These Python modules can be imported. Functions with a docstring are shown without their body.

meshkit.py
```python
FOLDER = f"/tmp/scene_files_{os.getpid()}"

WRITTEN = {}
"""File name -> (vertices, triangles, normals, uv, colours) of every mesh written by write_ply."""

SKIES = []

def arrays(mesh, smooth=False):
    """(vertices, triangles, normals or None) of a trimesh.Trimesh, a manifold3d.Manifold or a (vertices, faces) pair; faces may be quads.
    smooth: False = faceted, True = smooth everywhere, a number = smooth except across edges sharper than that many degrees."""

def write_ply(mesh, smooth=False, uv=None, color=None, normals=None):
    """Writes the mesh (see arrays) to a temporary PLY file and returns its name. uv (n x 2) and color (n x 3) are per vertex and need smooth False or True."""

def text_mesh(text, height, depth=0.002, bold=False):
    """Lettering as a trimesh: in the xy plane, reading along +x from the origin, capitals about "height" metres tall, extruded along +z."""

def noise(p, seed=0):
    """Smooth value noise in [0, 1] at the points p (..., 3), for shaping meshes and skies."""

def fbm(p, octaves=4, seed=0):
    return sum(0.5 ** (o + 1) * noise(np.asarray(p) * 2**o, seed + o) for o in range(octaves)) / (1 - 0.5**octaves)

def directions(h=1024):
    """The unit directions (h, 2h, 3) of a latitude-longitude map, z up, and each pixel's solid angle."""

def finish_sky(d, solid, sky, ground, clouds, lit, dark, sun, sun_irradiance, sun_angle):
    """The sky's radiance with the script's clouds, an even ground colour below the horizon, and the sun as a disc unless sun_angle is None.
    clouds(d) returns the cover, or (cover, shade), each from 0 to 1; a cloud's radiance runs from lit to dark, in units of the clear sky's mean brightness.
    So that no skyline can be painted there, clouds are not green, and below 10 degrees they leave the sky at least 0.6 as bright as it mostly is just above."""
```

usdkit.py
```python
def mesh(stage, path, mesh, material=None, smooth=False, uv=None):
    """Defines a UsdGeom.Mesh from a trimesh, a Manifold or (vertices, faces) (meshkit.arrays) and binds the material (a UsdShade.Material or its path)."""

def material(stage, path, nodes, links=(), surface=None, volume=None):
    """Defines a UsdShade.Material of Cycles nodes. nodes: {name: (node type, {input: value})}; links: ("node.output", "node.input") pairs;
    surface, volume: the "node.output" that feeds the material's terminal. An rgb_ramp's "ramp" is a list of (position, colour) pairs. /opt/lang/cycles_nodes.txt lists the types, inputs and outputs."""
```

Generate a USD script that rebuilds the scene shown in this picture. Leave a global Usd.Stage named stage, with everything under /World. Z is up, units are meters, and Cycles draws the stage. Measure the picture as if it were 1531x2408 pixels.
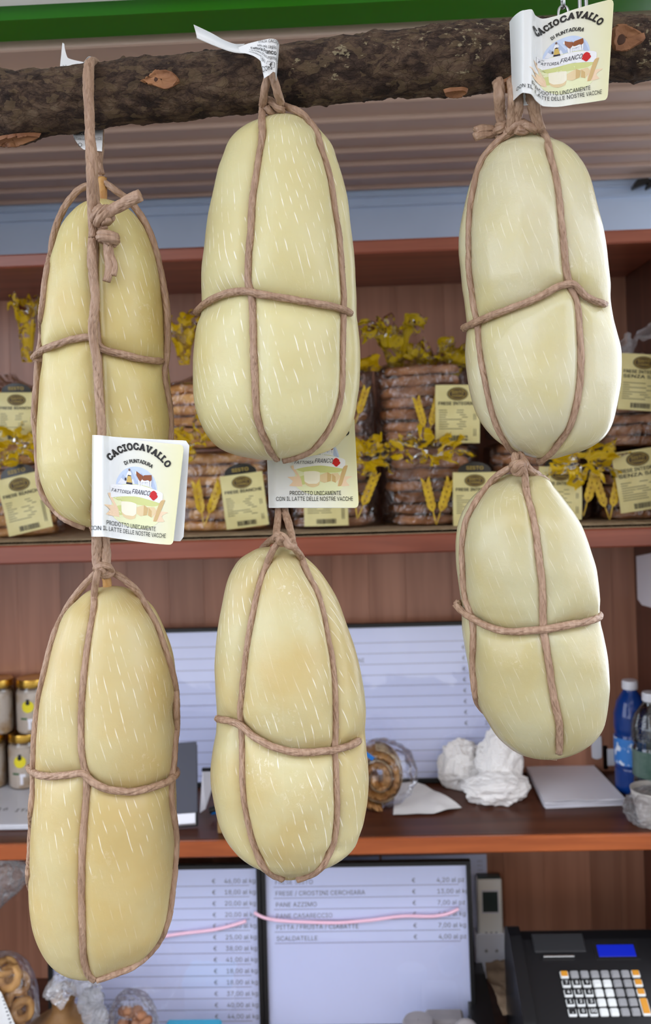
import math, re
import numpy as np, trimesh, shapely
from shapely import affinity
from shapely.geometry import Polygon, Point, box as sbox
from scipy.interpolate import PchipInterpolator
from scipy.spatial import cKDTree
from scipy.ndimage import gaussian_filter
import manifold3d as m3
import meshkit, usdkit
from meshkit import fbm, noise
from pxr import Usd, UsdGeom, UsdLux, UsdShade, Gf, Sdf, Vt

stage = Usd.Stage.CreateInMemory()
UsdGeom.SetStageUpAxis(stage, 'Z'); UsdGeom.SetStageMetersPerUnit(stage, 1.0)
UsdGeom.Xform.Define(stage, '/World'); UsdGeom.Scope.Define(stage, '/World/Looks')
rng = np.random.default_rng(7)

# ------------------------------------------------------------------ camera
W, H, F, CX, CY = 1531, 2408, 2100.0, 765.5, 1072.0      # picture, focal length and principal point in pixels
E = 1.9                                                  # height of the lens
CAM = np.array([0.0, 0.0, E])
YAW, ROLL = math.radians(2.0), math.radians(1.83)
FW = np.array([-math.sin(YAW), math.cos(YAW), 0.0])
X0 = np.array([math.cos(YAW), math.sin(YAW), 0.0]); ZZ = np.array([0, 0, 1.0])
RT = math.cos(ROLL) * X0 - math.sin(ROLL) * ZZ
UP = math.sin(ROLL) * X0 + math.cos(ROLL) * ZZ
cam = UsdGeom.Camera.Define(stage, '/World/camera')
AP = 36.0
cam.CreateHorizontalApertureAttr(AP); cam.CreateVerticalApertureAttr(AP * H / W)
cam.CreateFocalLengthAttr(AP * F / W)
cam.CreateVerticalApertureOffsetAttr(-(H / 2 - CY) * AP / W)
cam.CreateClippingRangeAttr(Gf.Vec2f(0.02, 200))
cam.CreateFStopAttr(9.0); cam.CreateFocusDistanceAttr(0.9)
B_ = -FW
cam.AddTransformOp().Set(Gf.Matrix4d(*RT, 0, *UP, 0, *B_, 0, *CAM, 1))
cam.CreateExposureAttr(0.05)

# ------------------------------------------------------------------ light: bright even sky over the street, sun behind the stall
dome = UsdLux.DomeLight.Define(stage, '/World/sky_light')
dome.CreateIntensityAttr(1.0); dome.CreateColorAttr(Gf.Vec3f(0.90, 0.96, 1.08))
sun = UsdLux.DistantLight.Define(stage, '/World/sun_light')
sun.CreateIntensityAttr(11.0); sun.CreateAngleAttr(0.6); sun.CreateColorAttr(Gf.Vec3f(1.0, 0.94, 0.84))
sun.AddRotateXYZOp().Set(Gf.Vec3f(-38, 0, 18))           # shines from high behind the stall onto the street and the house opposite


def ray(x, y):
    return FW + (x - CX) / F * RT - (y - CY) / F * UP


def px(x, y, Y):
    d = ray(x, y)
    return CAM + d * (Y / d[1])


def proj(P):
    P = np.asarray(P, float) - CAM
    w = P @ FW
    return np.stack([CX + F * (P @ RT) / w, CY - F * (P @ UP) / w], -1)


# ------------------------------------------------------------------ prims
USED, BASE = {}, {}


def numbered(parent, name):
    k = (parent, name)
    USED[k] = USED.get(k, -1) + 1
    return name if USED[k] == 0 else f'{name}_{USED[k]:03d}'


def tag(prim, label=None, cat=None, group=None, kind=None):
    for k, v in (('label', label), ('category', cat), ('group', group), ('kind', kind)):
        if v:
            prim.SetCustomDataByKey(k, v)


def thing(name, label=None, cat=None, base=(0, 0, 0), group=None, kind=None):
    path = '/World/' + numbered('/World', name)
    x = UsdGeom.Xform.Define(stage, path)
    x.AddTranslateOp().Set(Gf.Vec3d(*map(float, base)))
    BASE[path] = np.array(base, float)
    tag(x.GetPrim(), label, cat, group, kind)
    return path


def vf(mesh):
    if hasattr(mesh, 'to_mesh'):
        q = mesh.to_mesh()
        return np.array(q.vert_properties[:, :3], float), np.array(q.tri_verts)
    if isinstance(mesh, (tuple, list)):
        v, f = np.asarray(mesh[0], float), np.asarray(mesh[1], int)
        if f.shape[1] == 4:
            f = np.vstack([f[:, [0, 1, 2]], f[:, [0, 2, 3]]])
        return v, f
    return np.array(mesh.vertices), np.array(mesh.faces)


def part(parent, name, mesh, material, smooth=False, label=None, uv=None, kind=None, group=None):
    v, f = vf(mesh)
    path = parent + '/' + numbered(parent, name)
    base = BASE[parent]
    usdkit.mesh(stage, path, (v - base, f), LOOK[material], smooth=smooth, uv=uv)
    BASE[path] = base
    tag(stage.GetPrimAtPath(path), label, None, group, kind)
    return path


def single(name, mesh, material, label, cat, base=None, smooth=False, group=None, kind=None):
    """A thing that is one mesh."""
    v, f = vf(mesh)
    path = '/World/' + numbered('/World', name)
    base = np.array([(v[:, 0].min() + v[:, 0].max()) / 2, (v[:, 1].min() + v[:, 1].max()) / 2, v[:, 2].min()]) if base is None else np.array(base, float)
    m = usdkit.mesh(stage, path, (v - base, f), LOOK[material], smooth=smooth)
    m.AddTranslateOp().Set(Gf.Vec3d(*base))
    BASE[path] = base
    tag(m.GetPrim(), label, cat, group, kind)
    return path


# ------------------------------------------------------------------ mesh helpers
def cat(*ms):
    vs, fs, n = [], [], 0
    for m in ms:
        v, f = vf(m)
        vs.append(v); fs.append(f + n); n += len(v)
    return np.vstack(vs), np.vstack(fs)


def bx(x0, x1, y0, y1, z0, z1, r=0.0):
    if r <= 0:
        m = trimesh.creation.box((x1 - x0, y1 - y0, z1 - z0))
        m.apply_translation(((x0 + x1) / 2, (y0 + y1) / 2, (z0 + z1) / 2))
        return m
    lo, hi = np.array([x0, y0, z0]) + r, np.array([x1, y1, z1]) - r
    pts = []
    for i in range(8):
        c = np.where([i & 1, i & 2, i & 4], hi, lo)
        for k in range(3):
            for s in (-1, 1):
                p = c.copy(); p[k] += s * r; pts.append(p)
    return m3.Manifold.hull_points(np.array(pts, np.float64))


def grid(nu, nv, wrap=False):
    """quads of an nu x nv vertex grid; wrap joins the last column with the first."""
    f = []
    for i in range(nu - 1):
        for j in range(nv if wrap else nv - 1):
            a, b = i * nv + j, i * nv + (j + 1) % nv
            f.append((a, b, b + nv, a + nv))
    return np.array(f)


def lathe(profile, n=40, c=(0, 0, 0)):
    """profile: (radius, z) from bottom to top."""
    p = np.asarray(profile, float)
    th = np.linspace(0, 2 * np.pi, n, endpoint=False)
    v = np.stack([p[:, :1] * np.cos(th), p[:, :1] * np.sin(th), np.repeat(p[:, 1:], n, 1)], -1).reshape(-1, 3) + np.array(c)
    return v, grid(len(p), n, True)


def resample(P, step):
    P = np.asarray(P, float)
    s = np.r_[0, np.cumsum(np.linalg.norm(np.diff(P, axis=0), axis=1))]
    keep = np.r_[True, np.diff(s) > 1e-9]
    P, s = P[keep], s[keep]
    n = max(3, int(s[-1] / step) + 1)
    q = np.linspace(0, s[-1], n)
    f = PchipInterpolator(s, P) if len(P) > 2 else None
    return f(q) if f else np.stack([np.interp(q, s, P[:, k]) for k in range(3)], 1)


def sweep(P, r, n=16, lobes=0, depth=0.0, pitch=0.03, flat=1.0, jitter=0.0, seed=0, taper=None):
    """A tube along the points; LOBES twisted strands with grooves of relative DEPTH."""
    P = np.asarray(P, float)
    T = np.gradient(P, axis=0); T /= np.linalg.norm(T, axis=1, keepdims=True) + 1e-12
    N = np.zeros_like(P)
    a = np.cross(T[0], [0.3, 0.9, 0.2]); N[0] = a / np.linalg.norm(a)
    for i in range(1, len(P)):
        q = N[i - 1] - T[i] * (N[i - 1] @ T[i]); N[i] = q / np.linalg.norm(q)
    Bn = np.cross(T, N)
    s = np.r_[0, np.cumsum(np.linalg.norm(np.diff(P, axis=0), axis=1))]
    th = np.linspace(0, 2 * np.pi, n, endpoint=False)
    rr = np.full((len(P), n), float(r))
    if taper is not None:
        rr *= np.asarray(taper)[:, None]
    if lobes:
        ph = th[None] * lobes / 2 + (s[:, None] / pitch * 2 * np.pi) * lobes / 2
        rr *= 1 - depth * (1 - np.abs(np.sin(ph))) ** 5
    if jitter:
        tw = th[None] + s[:, None] / pitch * 2 * np.pi
        c = np.stack([np.cos(tw) * 1.5, np.sin(tw) * 1.5, np.repeat(s[:, None], n, 1) * 9 + seed * 7.1], -1)
        rr *= 1 + jitter * 0.6 * (noise(c * 0.7, seed) - 0.5) * 2
        for o in (0, 1):                                  # thin creases running along the twist
            g = noise(c * [2.6, 2.6, 0.9] + o * 13.7, seed + 3 + o) - 0.5
            rr *= 1 - jitter * 1.5 * np.exp(-(g / 0.045) ** 2)
    v = P[:, None] + rr[..., None] * (np.cos(th)[None, :, None] * N[:, None] + flat * np.sin(th)[None, :, None] * Bn[:, None])
    v = v.reshape(-1, 3)
    f = grid(len(P), n, True)
    k = len(v)
    v = np.vstack([v, P[0], P[-1]])
    cap = [(k, (j + 1) % n, j) for j in range(n)] + [(k + 1, (len(P) - 1) * n + j, (len(P) - 1) * n + (j + 1) % n) for j in range(n)]
    f = np.vstack([f[:, [0, 1, 2]], f[:, [0, 2, 3]], np.array(cap)])
    return v, f


def cord(P, r=0.0039, seed=0, step=0.0022, flat=1.0, n=18, taper_ends=False):
    P = resample(P, step)
    k = np.ones(len(P))
    w = 1 + 0.10 * (fbm(np.stack([np.arange(len(P)) * step * 40, k * seed * 3.3, k], 1), 2, seed) - 0.5) * 2
    return sweep(P, r, n=40, lobes=3, depth=0.26, pitch=0.066, flat=flat, jitter=0.12, seed=seed, taper=w)


def extr(poly, depth, y_to='z'):
    return trimesh.creation.extrude_polygon(poly, depth, engine='earcut')


def flat_poly(poly, size=None):
    """(points 2d, triangles) of a shapely polygon, split until edges are below SIZE."""
    geoms = [g for g in getattr(poly, 'geoms', [poly]) if g.geom_type == 'Polygon' and g.area > 0]
    vs, fs, n = [], [], 0
    for g in geoms:
        v, f = trimesh.creation.triangulate_polygon(g, engine='earcut')
        if size:
            v3, f = trimesh.remesh.subdivide_to_size(np.c_[v, np.zeros(len(v))], f, size)
            v = v3[:, :2]
        vs.append(v); fs.append(f + n); n += len(v)
    return np.vstack(vs), np.vstack(fs)


TEXTS = {}


def text2(text, height, bold=False):
    """Lettering as flat triangles (points 2d, triangles), starting at the origin."""
    k = (text, bold)
    if k not in TEXTS:
        m = meshkit.text_mesh(text, 1.0, 0.01, bold)
        v, f = np.array(m.vertices), np.array(m.faces)
        top = (v[f][:, :, 2] > 0.005).all(1)
        f = f[top]
        u, inv = np.unique(f, return_inverse=True)
        TEXTS[k] = (v[u][:, :2], inv.reshape(-1, 3))
    v, f = TEXTS[k]
    return v * height, f


def plane_text(text, height, o, ex, ey, bold=False, align=0.0, width=None):
    """Lettering in the plane through O spanned by the unit vectors EX, EY; WIDTH squeezes it to that width."""
    v, f = text2(text, height, bold)
    w = v[:, 0].max()
    k = (width / w) if width else 1.0
    x = v[:, 0] * k - align * w * k
    return np.asarray(o)[None] + x[:, None] * np.asarray(ex)[None] + v[:, 1:] * np.asarray(ey)[None], f


class Sheet:
    """A bent sheet: top and bottom edges as (u, x, y, Y) picture points with their real distance; smooth in between."""
    def __init__(self, top, bottom, sag=0.0):
        self.c = []
        for e in (top, bottom):
            e = np.asarray(e, float)
            P = np.array([px(*q[1:]) for q in e])
            self.c.append(PchipInterpolator(e[:, 0], P, extrapolate=True))
        self.u0, self.u1 = top[0][0], top[-1][0]
        self.sag = sag

    def at(self, u, v):
        u, v = np.asarray(u, float), np.asarray(v, float)
        P = self.c[0](u) * (1 - v)[..., None] + self.c[1](u) * v[..., None]
        P[..., 1] -= self.sag * 4 * v * (1 - v)
        return P

    def normal(self, u, v):
        e = 2e-3
        d1 = self.at(u + e, v) - self.at(u - e, v); d2 = self.at(u, v + e) - self.at(u, v - e)
        n = np.cross(d2, d1); n /= np.linalg.norm(n, axis=-1, keepdims=True) + 1e-15
        return np.where((n[..., 1:2] > 0), -n, n)

    def mesh(self, nu=48, nv=16, th=0.0004, r=0.0):
        u, v = np.meshgrid(np.linspace(self.u0, self.u1, nu), np.linspace(0, 1, nv), indexing='ij')
        if r:                                             # rounded free corners at the far edge
            t = np.clip((u - (self.u1 - r)) / r, 0, 1); cut = r * (1 - np.sqrt(np.clip(1 - t * t, 0, 1)))
            v = cut + v * (1 - 2 * cut)
        a = self.at(u, v); n = np.cross(np.gradient(a, axis=1), np.gradient(a, axis=0)); n /= np.linalg.norm(n, axis=-1, keepdims=True) + 1e-15
        if n[nu // 2, nv // 2, 1] > 0:
            n = -n
        b = a - n * th
        A, Bq = a.reshape(-1, 3), b.reshape(-1, 3)
        g = grid(nu, nv); k = len(A)
        e = [np.arange(nv), np.arange(nv) + (nu - 1) * nv, np.arange(nu) * nv, np.arange(nu) * nv + nv - 1]
        side = [(i, j, j + k, i + k) for q in e for i, j in zip(q[:-1], q[1:])]
        return np.vstack([A, Bq]), np.vstack([g, g[:, ::-1] + k, np.array(side)])

    def put(self, pts, tris, fu, fv, off):
        u, v = fu(pts), fv(pts)
        return self.at(u, v) + self.normal(u, v) * off, tris


# ------------------------------------------------------------------ materials
LOOK = {}


def lin(r, g, b):
    return tuple(((c / 255 + 0.055) / 1.055) ** 2.4 if c > 10.31 else c / 255 / 12.92 for c in (r, g, b))


def mat(name, c1, c2=None, scale=20.0, stretch=(1, 1, 1), rough=0.5, spec=0.5, bump=0.0, bscale=None, metal=0.0, detail=4, lo=0.35, hi=0.65, rand=0.0, extra=None, dist=0.0):
    """Principled surface; C2 mixes in by noise in object space, BUMP metres of relief, RAND varies the tone from piece to piece."""
    p = {'roughness': rough, 'specular_ior_level': spec, 'metallic': metal, 'base_color': c1}
    p.update(extra or {})
    n, l = {'p': ('principled_bsdf', p)}, []
    if c2 is not None or bump:
        n['tc'] = ('texture_coordinate', {}); n['mp'] = ('mapping', {'scale': stretch}); l.append(('tc.object', 'mp.vector'))
        if rand:
            n['oi'] = ('object_info', {}); n['sh'] = ('vector_math', {'math_type': 'multiply_add', 'vector2': (9.0, 7.0, 5.0)})
            n['cx'] = ('combine_xyz', {}); l += [('oi.random', 'cx.x'), ('oi.random', 'cx.y'), ('oi.random', 'cx.z'), ('cx.vector', 'sh.vector1'), ('tc.object', 'sh.vector3')]
            l[0] = ('sh.vector', 'mp.vector')
    if c2 is not None:
        n['nz'] = ('noise_texture', {'scale': scale, 'detail': detail, 'distortion': dist}); n['rp'] = ('rgb_ramp', {'ramp': [(lo, c1), (hi, c2)]})
        l += [('mp.vector', 'nz.vector'), ('nz.fac', 'rp.fac')]
        out = 'rp.color'
        if rand:
            n['hs'] = ('hsv', {'saturation': 1.0}); n['mr'] = ('map_range', {'clamp': True, 'from_min': 0, 'from_max': 1, 'to_min': 1 - rand, 'to_max': 1 + rand})
            l += [('oi.random', 'mr.value'), ('mr.result', 'hs.value'), (out, 'hs.color')]; out = 'hs.color'
        l.append((out, 'p.base_color'))
    if bump:
        n['bn'] = ('noise_texture', {'scale': bscale or scale * 2, 'detail': 4}); n['bp'] = ('bump', {'distance': bump, 'strength': 1.0})
        l += [('mp.vector', 'bn.vector'), ('bn.fac', 'bp.height'), ('bp.normal', 'p.normal')]
    LOOK[name] = usdkit.material(stage, '/World/Looks/' + name, n, l, surface='p.BSDF')


def film(name, tint=(1, 1, 1), rough=0.06, amount=1.0, scale=30.0, bump=0.006, c_gloss=(1, 1, 1), haze=0.0):
    """Thin clear film: sees through, with wrinkled reflections; HAZE mixes in a milky sheen."""
    n = {'tc': ('texture_coordinate', {}), 'nz': ('noise_texture', {'scale': scale, 'detail': 3, 'distortion': 1.5}), 'bp': ('bump', {'distance': bump}),
         'fr': ('layer_weight', {'blend': 0.25}), 'ml': ('math', {'math_type': 'multiply_add', 'value2': 0.75 * amount, 'value3': 0.045 * amount, 'use_clamp': True}),
         't': ('transparent_bsdf', {'color': tint}), 'g': ('glossy_bsdf', {'color': c_gloss, 'roughness': rough}), 'm': ('mix_closure', {}),
         'd': ('diffuse_bsdf', {'color': (0.75, 0.75, 0.78)}), 'm2': ('mix_closure', {'fac': haze})}
    l = [('tc.object', 'nz.vector'), ('nz.fac', 'bp.height'), ('bp.normal', 'fr.normal'), ('bp.normal', 'g.normal'), ('fr.fresnel', 'ml.value1'), ('ml.value', 'm.fac'),
         ('t.BSDF', 'm.closure1'), ('g.BSDF', 'm.closure2'), ('m.closure', 'm2.closure1'), ('d.BSDF', 'm2.closure2')]
    LOOK[name] = usdkit.material(stage, '/World/Looks/' + name, n, l, surface='m2.closure')


def film_printed(name, yellow, scale=52.0, cut=0.45):
    """The gathered top of a bread bag: clear film with yellow print broken up by the folds."""
    n = {'tc': ('texture_coordinate', {}), 'nz': ('noise_texture', {'scale': scale, 'detail': 2, 'distortion': 1.0}), 'st': ('map_range', {'clamp': True, 'from_min': cut, 'from_max': cut + 0.05}),
         'p': ('principled_bsdf', {'base_color': yellow, 'roughness': 0.25}), 'tl': ('translucent_bsdf', {'color': yellow}), 'py': ('mix_closure', {'fac': 0.35}),
         't': ('transparent_bsdf', {'color': (0.93, 0.93, 0.94)}), 'g': ('glossy_bsdf', {'roughness': 0.12}), 'fr': ('layer_weight', {'blend': 0.3}), 'mc': ('mix_closure', {}), 'm': ('mix_closure', {})}
    l = [('tc.object', 'nz.vector'), ('nz.fac', 'st.value'), ('p.BSDF', 'py.closure1'), ('tl.BSDF', 'py.closure2'), ('fr.fresnel', 'mc.fac'), ('t.BSDF', 'mc.closure1'), ('g.BSDF', 'mc.closure2'),
         ('st.result', 'm.fac'), ('mc.closure', 'm.closure1'), ('py.closure', 'm.closure2')]
    LOOK[name] = usdkit.material(stage, '/World/Looks/' + name, n, l, surface='m.closure')


def cheese_look(name, pale, warm, streak, warm_lo=0.40, warm_hi=0.66, gloss=0.36, seed=0.0, sss=0.2):
    n = {'tc': ('texture_coordinate', {}), 'uv': ('uvmap', {'attribute': 'st'}), 'ob': ('mapping', {'location': (seed, seed * 2, seed * 3)}),
         # cloudy tone
         'n1': ('noise_texture', {'scale': 13.0, 'detail': 3}), 'r1': ('rgb_ramp', {'ramp': [(warm_lo, pale), (warm_hi, warm)]}),
         # slanting rows of white dashes pressed in by the mould
         'sx': ('separate_xyz', {}), 'sl': ('math', {'math_type': 'multiply_add', 'value2': 0.30}), 'wob': ('noise_texture', {'scale': 26.0, 'detail': 1}),
         'di': ('math', {'math_type': 'multiply', 'value2': 1 / 0.0092}), 'ad': ('math', {'math_type': 'multiply_add', 'value2': 0.5}),
         'fr': ('math', {'math_type': 'fraction'}), 'ce': ('math', {'math_type': 'subtract', 'value2': 0.5}), 'ab': ('math', {'math_type': 'absolute'}),
         'wd': ('map_range', {'clamp': True, 'from_min': 0.02, 'from_max': 0.085, 'to_min': 1, 'to_max': 0}),
         'fl': ('math', {'math_type': 'floor'}), 'fm': ('math', {'math_type': 'multiply', 'value2': 3.71}), 'vm': ('math', {'math_type': 'multiply', 'value2': 70.0}), 'cv': ('combine_xyz', {}),
         'dn': ('noise_texture', {'scale': 1.0, 'detail': 1.5}), 'dm': ('map_range', {'clamp': True, 'from_min': 0.47, 'from_max': 0.62}),
         'rg': ('noise_texture', {'scale': 8.0, 'detail': 1}), 'rm': ('map_range', {'clamp': True, 'from_min': 0.40, 'from_max': 0.52, 'to_min': 0.12, 'to_max': streak}),
         'm1': ('math', {'math_type': 'multiply'}), 'm2': ('math', {'math_type': 'multiply', 'use_clamp': True}),
         # dusty scuffs
         'pn': ('noise_texture', {'scale': 170.0, 'detail': 3, 'roughness': 0.7}), 'pm': ('map_range', {'clamp': True, 'from_min': 0.55, 'from_max': 0.70, 'to_max': 0.5}),
         'pr': ('noise_texture', {'scale': 17.0, 'detail': 2}), 'pq': ('map_range', {'clamp': True, 'from_min': 0.60, 'from_max': 0.75}), 'm3': ('math', {'math_type': 'multiply'}), 'mx': ('math', {'math_type': 'maximum', 'use_clamp': True}),
         'col': ('mix_color', {'b': (0.90, 0.86, 0.74)}), 'ro': ('map_range', {'clamp': True, 'to_min': gloss, 'to_max': 0.6}),
         'bn': ('noise_texture', {'scale': 240.0, 'detail': 2}), 'bp': ('bump', {'distance': 0.00035, 'strength': 0.5}),
         'p': ('principled_bsdf', {'specular_ior_level': 0.42, 'subsurface_weight': sss, 'subsurface_radius': (1.0, 0.7, 0.35), 'subsurface_scale': 0.006})}
    l = [('tc.object', 'ob.vector'), ('ob.vector', 'n1.vector'), ('n1.fac', 'r1.fac'), ('uv.UV', 'sx.vector'), ('sx.y', 'sl.value1'), ('sx.x', 'sl.value3'), ('ob.vector', 'wob.vector'),
         ('sl.value', 'di.value1'), ('wob.fac', 'ad.value1'), ('di.value', 'ad.value3'), ('ad.value', 'fr.value1'), ('fr.value', 'ce.value1'), ('ce.value', 'ab.value1'), ('ab.value', 'wd.value'),
         ('ad.value', 'fl.value1'), ('fl.value', 'fm.value1'), ('sx.y', 'vm.value1'), ('fm.value', 'cv.x'), ('vm.value', 'cv.y'), ('cv.vector', 'dn.vector'), ('dn.fac', 'dm.value'),
         ('ob.vector', 'rg.vector'), ('rg.fac', 'rm.value'), ('wd.result', 'm1.value1'), ('dm.result', 'm1.value2'), ('m1.value', 'm2.value1'), ('rm.result', 'm2.value2'),
         ('ob.vector', 'pn.vector'), ('pn.fac', 'pm.value'), ('ob.vector', 'pr.vector'), ('pr.fac', 'pq.value'), ('pm.result', 'm3.value1'), ('pq.result', 'm3.value2'), ('m2.value', 'mx.value1'), ('m3.value', 'mx.value2'),
         ('mx.value', 'col.fac'), ('r1.color', 'col.a'), ('col.result', 'p.base_color'), ('mx.value', 'ro.value'), ('ro.result', 'p.roughness'),
         ('tc.object', 'bn.vector'), ('bn.fac', 'bp.height'), ('bp.normal', 'p.normal')]
    LOOK[name] = usdkit.material(stage, '/World/Looks/' + name, n, l, surface='p.BSDF')


mat('pavement', lin(112, 109, 105), lin(96, 94, 91), scale=3, rough=0.85, bump=0.002, bscale=60)
mat('plaster', lin(226, 196, 170), lin(212, 180, 152), scale=2, rough=0.9)
mat('plaster_white', lin(236, 232, 224), lin(220, 215, 206), scale=2, rough=0.9)
mat('shutter_green', lin(70, 96, 88), rough=0.6)
mat('window_glass', lin(40, 52, 64), rough=0.08, spec=0.8)
mat('white_awning', lin(244, 244, 240), rough=0.7)
mat('green_paint', lin(44, 130, 14), rough=0.28, spec=0.5)
mat('ceiling_paint', lin(222, 194, 176), lin(214, 186, 168), scale=4, rough=0.42, spec=0.5)
mat('blue_panel', lin(204, 224, 250), lin(196, 216, 242), scale=3, rough=0.5)
mat('black_plastic', lin(16, 16, 17), rough=0.45)
WOOD = dict(stretch=(30, 30, 1.6), scale=1.0, detail=6, dist=0.6, rough=0.33, spec=0.55)
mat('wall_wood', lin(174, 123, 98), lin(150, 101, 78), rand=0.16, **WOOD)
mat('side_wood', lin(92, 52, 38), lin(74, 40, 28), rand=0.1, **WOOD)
mat('shelf_wood', lin(152, 82, 60), lin(124, 62, 44), scale=1.0, stretch=(2.2, 40, 40), detail=6, dist=0.8, rough=0.3, spec=0.55, rand=0.05)
mat('counter_wood', lin(96, 54, 36), lin(76, 40, 26), scale=1.0, stretch=(2.0, 26, 30), detail=6, dist=0.8, rough=0.34, spec=0.22)
mat('edge_wood', lin(176, 92, 44), lin(150, 74, 34), scale=1.0, stretch=(2.2, 40, 40), detail=6, dist=0.8, rough=0.3, spec=0.55)
mat('cardboard', lin(168, 146, 116), lin(146, 124, 96), scale=60, rough=0.9)
mat('raffia', lin(178, 148, 124), lin(154, 123, 100), scale=1.0, stretch=(260, 260, 40), rough=0.5, spec=0.4)
mat('neck_cord', lin(196, 150, 84), lin(170, 120, 62), scale=90, rough=0.5)
mat('cut_wood', lin(160, 112, 74), lin(118, 74, 46), scale=1.0, stretch=(18, 60, 60), rough=0.7, bump=0.001, bscale=1.4)
mat('knot_core', lin(70, 42, 26), rough=0.8)
mat('steel', lin(200, 202, 204), metal=1.0, rough=0.22)
mat('chain_steel', lin(190, 192, 194), metal=1.0, rough=0.3)
mat('gold_metal', lin(212, 170, 78), metal=1.0, rough=0.28)
mat('card_white', lin(230, 232, 232), rough=0.22, spec=0.5)
mat('paper_white', lin(238, 238, 246), rough=0.6)
mat('paper_sheet', lin(214, 222, 254), rough=0.5)
mat('napkin_paper', lin(240, 238, 236), rough=0.9, bump=0.0006, bscale=120, c2=lin(234, 231, 229))
mat('ink_black', lin(14, 13, 14), rough=0.4)
mat('ink_soft', lin(74, 72, 82), rough=0.6)
mat('ink_faint', lin(150, 150, 172), rough=0.6)
mat('label_paper', lin(226, 216, 156), lin(218, 206, 142), scale=30, rough=0.45)
mat('logo_brown', lin(70, 52, 22), rough=0.5)
mat('logo_gold', lin(176, 150, 62), rough=0.5)
mat('badge_black', lin(28, 26, 18), rough=0.3)
mat('wheat_yellow', lin(214, 178, 22), lin(180, 140, 14), scale=70, rough=0.35)
BREAD = dict(scale=26.0, detail=5, rough=0.75, bump=0.003, bscale=60, rand=0.14)
mat('bread_light', lin(238, 188, 116), lin(188, 128, 66), **BREAD)
mat('bread_dark', lin(188, 130, 84), lin(132, 84, 50), **BREAD)
mat('pastry', lin(196, 146, 84), lin(132, 84, 42), scale=22, rough=0.6, bump=0.002)
mat('pastry_filling', lin(92, 58, 36), lin(214, 190, 150), scale=40, rough=0.6)
mat('taralli', lin(190, 146, 88), lin(152, 106, 58), scale=40, rough=0.6, rand=0.1)
mat('loaf', lin(150, 112, 64), lin(122, 86, 46), scale=20, rough=0.6)
mat('nut_brown', lin(172, 120, 84), lin(134, 86, 58), scale=30, rough=0.6, rand=0.15)
mat('pink_cord', lin(252, 205, 226), rough=0.4)  # colour of the reflected pink line on the lower panes
mat('lcd_dark', lin(62, 74, 74), rough=0.2)
mat('remote_white', lin(250, 250, 246), rough=0.4)
mat('holder_white', lin(232, 233, 242), rough=0.35)
mat('register_black', lin(20, 20, 23), rough=0.32, spec=0.5)
mat('register_grey', lin(34, 34, 37), rough=0.5)
mat('key_white', lin(226, 228, 226), rough=0.4)
mat('key_grey', lin(150, 150, 152), rough=0.4)
mat('key_black', lin(26, 26, 28), rough=0.4)
mat('key_orange', lin(214, 146, 40), rough=0.4)
LOOK['lcd_blue'] = usdkit.material(stage, '/World/Looks/lcd_blue', {'p': ('principled_bsdf', {'base_color': lin(10, 20, 120), 'roughness': 0.2, 'emission_color': (0.01, 0.04, 1.0), 'emission_strength': 0.32})}, [], surface='p.BSDF')
mat('book_grey', lin(72, 74, 86), rough=0.5)
mat('box_brown', lin(150, 118, 70), rough=0.8)
mat('blue_plastic', lin(20, 110, 190), rough=0.35)
mat('teal_lid', lin(20, 160, 200), rough=0.35)
mat('can_grey', lin(150, 144, 146), lin(130, 124, 126), scale=20, rough=0.5)
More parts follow.
